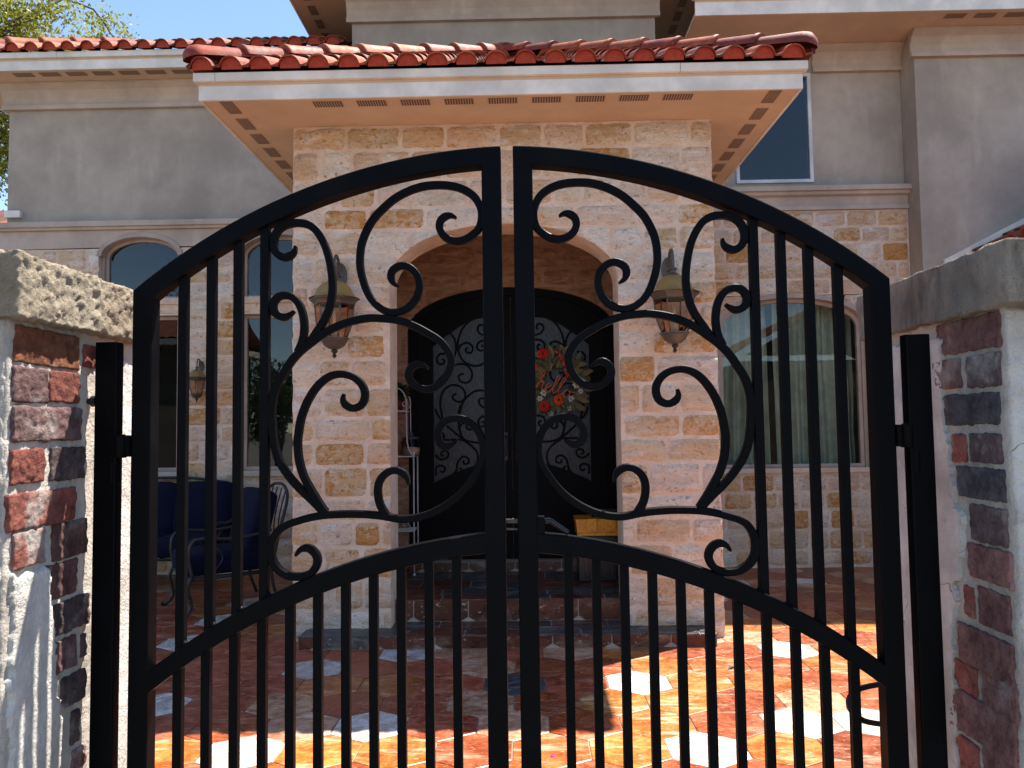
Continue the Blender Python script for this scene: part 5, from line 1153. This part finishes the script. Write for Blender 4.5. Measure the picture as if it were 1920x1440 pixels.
# ---- cable loop, petal, leaf
P = [on_y(px, py, 1.72) for px, py in ((1684, 1283), (1650, 1289), (1612, 1300), (1592, 1316), (1592, 1331), (1612, 1345), (1650, 1356), (1684, 1365))]
b = MB(); b.tube(smooth_line([Vector((p.x, 1.72 + .02 * math.sin(i), p.z)) for i, p in enumerate(P)], .01), .0062, 10); o = b.build('cable_loop', M['rubber'], None, True); tag(o, 'black rubber cable looping out behind the gate stile by the shaded pillar', 'cable')
q = on_z(1037, 1418, 0); b = MB(); b.add([(q.x - .012, q.y - .006, .003), (q.x + .008, q.y - .010, .002), (q.x + .013, q.y + .008, .008), (q.x - .007, q.y + .011, .004)], [(0, 1, 2, 3)]); b.add([(q.x - .012, q.y - .006, .0025), (q.x + .008, q.y - .010, .0015), (q.x + .013, q.y + .008, .0075), (q.x - .007, q.y + .011, .0035)], [(3, 2, 1, 0)])
tag(b.build('fallen_petal', M['obj'], None, col=(0.55, 0.01, 0.12, 1)), 'small magenta petal lying on an orange tile inside the gate', 'petal')
q = on_z(1371, 1253, 0); b = MB(); b.add([(q.x - .03, q.y - .03, .002), (q.x + .0, q.y - .018, .012), (q.x + .03, q.y + .02, .004), (q.x - .008, q.y + .012, .016)], [(0, 1, 2), (0, 2, 3)]); tag(b.build('dry_leaf', M['obj'], None, col=(0.035, 0.02, 0.012, 1)), 'curled dark dry leaf lying on a golden tile', 'leaf')

# ---- trees
def tree(name, label, base, height, cc, rad3, nleaf, leafsize, lm, seed, clump=26, kids=4):
    rn = random.Random(seed); root = place(name, label, 'tree', base, 'trees around the house'); base = Vector(base); cc = Vector(cc); b = MB(); tips = []
    def branch(p, d, L, r, lvl):
        pts_ = [p]; q = p.copy(); dd = d.copy()
        for i in range(5):
            dd = (dd + Vector((rn.gauss(0, .16), rn.gauss(0, .16), rn.gauss(.02, .12)))).normalized(); q = q + dd * L / 5; pts_.append(q.copy())
        b.tube(pts_, [r * (1 - .6 * i / 5) for i in range(6)], 6 if lvl else 10)
        if lvl >= 3: tips.append(pts_[-1]); tips.append(pts_[3]); return
        for k in range(kids):
            s_ = pts_[2 + k % 4]; tgt = cc + Vector((rn.uniform(-1, 1) * rad3[0], rn.uniform(-1, 1) * rad3[1], rn.uniform(-.8, 1) * rad3[2]))
            branch(s_, ((tgt - s_).normalized() * .8 + dd * .4 + Vector((rn.gauss(0, .3), rn.gauss(0, .3), rn.gauss(0, .2)))).normalized(), L * rn.uniform(.5, .72), r * .5, lvl + 1)
    branch(base, (cc - base).normalized(), (cc - base).length * .75, height * .022, 0)
    b.build('trunk', M['bark'], root, True)
    V = []; F = []; per = max(1, nleaf // len(tips))
    for t in tips:
        for i in range(per):
            c = t + Vector((rn.gauss(0, 1), rn.gauss(0, 1), rn.gauss(0, .7))) * (sum(rad3) / 3 / clump * 4.2); n_ = Vector((rn.gauss(0, 1), rn.gauss(0, 1), rn.gauss(.4, 1))).normalized(); u = n_.orthogonal().normalized(); u.rotate(Matrix.Rotation(rn.uniform(0, 6.3), 3, n_)); w = n_.cross(u); s_ = leafsize * rn.uniform(.6, 1.2); k = len(V)
            V += [c - w * s_, c + u * s_ * .45, c + w * s_, c - u * s_ * .45]; F.append((k, k + 1, k + 2, k + 3))
    mesh('crown', V, F, lm, root); return root
tree('oak_tree', 'yellow-green oak tree rising behind the roof of the house', (-10.2, 14.2, -.03), 9, (-9.9, 14.0, 8.5), (1.6, 1.3, 1.8), 70000, .05, M['leaf'], 17, 30, 5)
tree('garden_tree', 'dark bushy tree mirrored in the window next to the portico', (-7.3, -6.2, -.03), 4, (-7.2, -6.2, 2.5), (1.5, 1.2, 1.3), 7000, .07, M['leaf2'], 8, 22)
tree('garden_tree', 'tall dark tree mirrored low in the arched window at the corner', (-11.2, -10.5, -.03), 6, (-11.2, -10.5, 4.6), (2.0, 2.0, 1.8), 6000, .09, M['leaf2'], 9, 22)
tree('garden_tree', 'dark spreading tree standing across the driveway from the gate', (-2.6, -13.0, -.03), 6, (-2.6, -13, 4.2), (2.6, 2.0, 1.7), 7000, .09, M['leaf2'], 10, 22)
# ---- outbuildings across the driveway (mirrored in the windows)
def outbuilding(name, label, x0, x1, y0, y1, h, ridge_axis):
    root = place(name, label, 'building', ((x0 + x1) / 2, (y0 + y1) / 2, 0))
    b = MB(); b.box(x0, x1, y0, y1, -.03, h); b.build('wall', M['bark'], root)  # dark wall colour stands in for porch shade
    b = MB(); b.box((x0 + x1) / 2 - 1.2, (x0 + x1) / 2 + 1.2, y1 + .002, y1 + .05, 0, 2.3); b.build('garage_door', M['iron'], root)
    o = .45
    if ridge_axis == 'x': b = MB(); b.box(x0 - o, x1 + o, y0 - o, y1 + o, h + .002, h + .16); b.build('eave', M['fascia'], root)
    n = 60; V = []; F = []
    if ridge_axis == 'y':
        L = (y1 - y0) + 2 * o; hw2 = (x1 - x0) / 2 + o + .05; xm = (x0 + x1) / 2
        for s_ in (-1, 1):
            k = len(V)
            for i in range(n * 2 + 1):
                y = y0 - o + L * i / (2 * n); wv = .04 * abs(math.sin(i * .8)); V += [(xm + s_ * hw2, y, h + .165 + wv), (xm, y, h + .165 + hw2 * .5 + wv)]
            for i in range(n * 2): F.append((k + 2 * i, k + 2 * i + 1, k + 2 * i + 3, k + 2 * i + 2))
        b = MB(); b.add([(x0 + .02, y1 - .01, h + .16), (x1 - .02, y1 - .01, h + .16), (xm, y1 - .01, h + .1 + hw2 * .5)], [(0, 1, 2)]); b.build('gable', M['bark'], root)
    else:
        L = (x1 - x0) + 2 * o; hw2 = (y1 - y0) / 2 + o + .05; ym = (y0 + y1) / 2
        for s_ in (-1, 1):
            k = len(V)
            for i in range(n * 2 + 1):
                x = x0 - o + L * i / (2 * n); wv = .04 * abs(math.sin(i * .8)); V += [(x, ym + s_ * hw2, h + .165 + wv), (x, ym, h + .165 + hw2 * .5 + wv)]
            for i in range(n * 2): F.append((k + 2 * i, k + 2 * i + 1, k + 2 * i + 3, k + 2 * i + 2))
    mesh('roof', V, F, M['roof'], root, col=(0.20, 0.06, 0.036, 1)); return root
outbuilding('garage', 'red-tiled garage mirrored in the wide curtained window', 6.4, 12.0, -11, -6, 3.3, 'y')
outbuilding('outbuilding', 'low red-tiled outbuilding mirrored in the window at the house corner', -16.5, -9.3, -9.5, -5.0, 3.9, 'x')
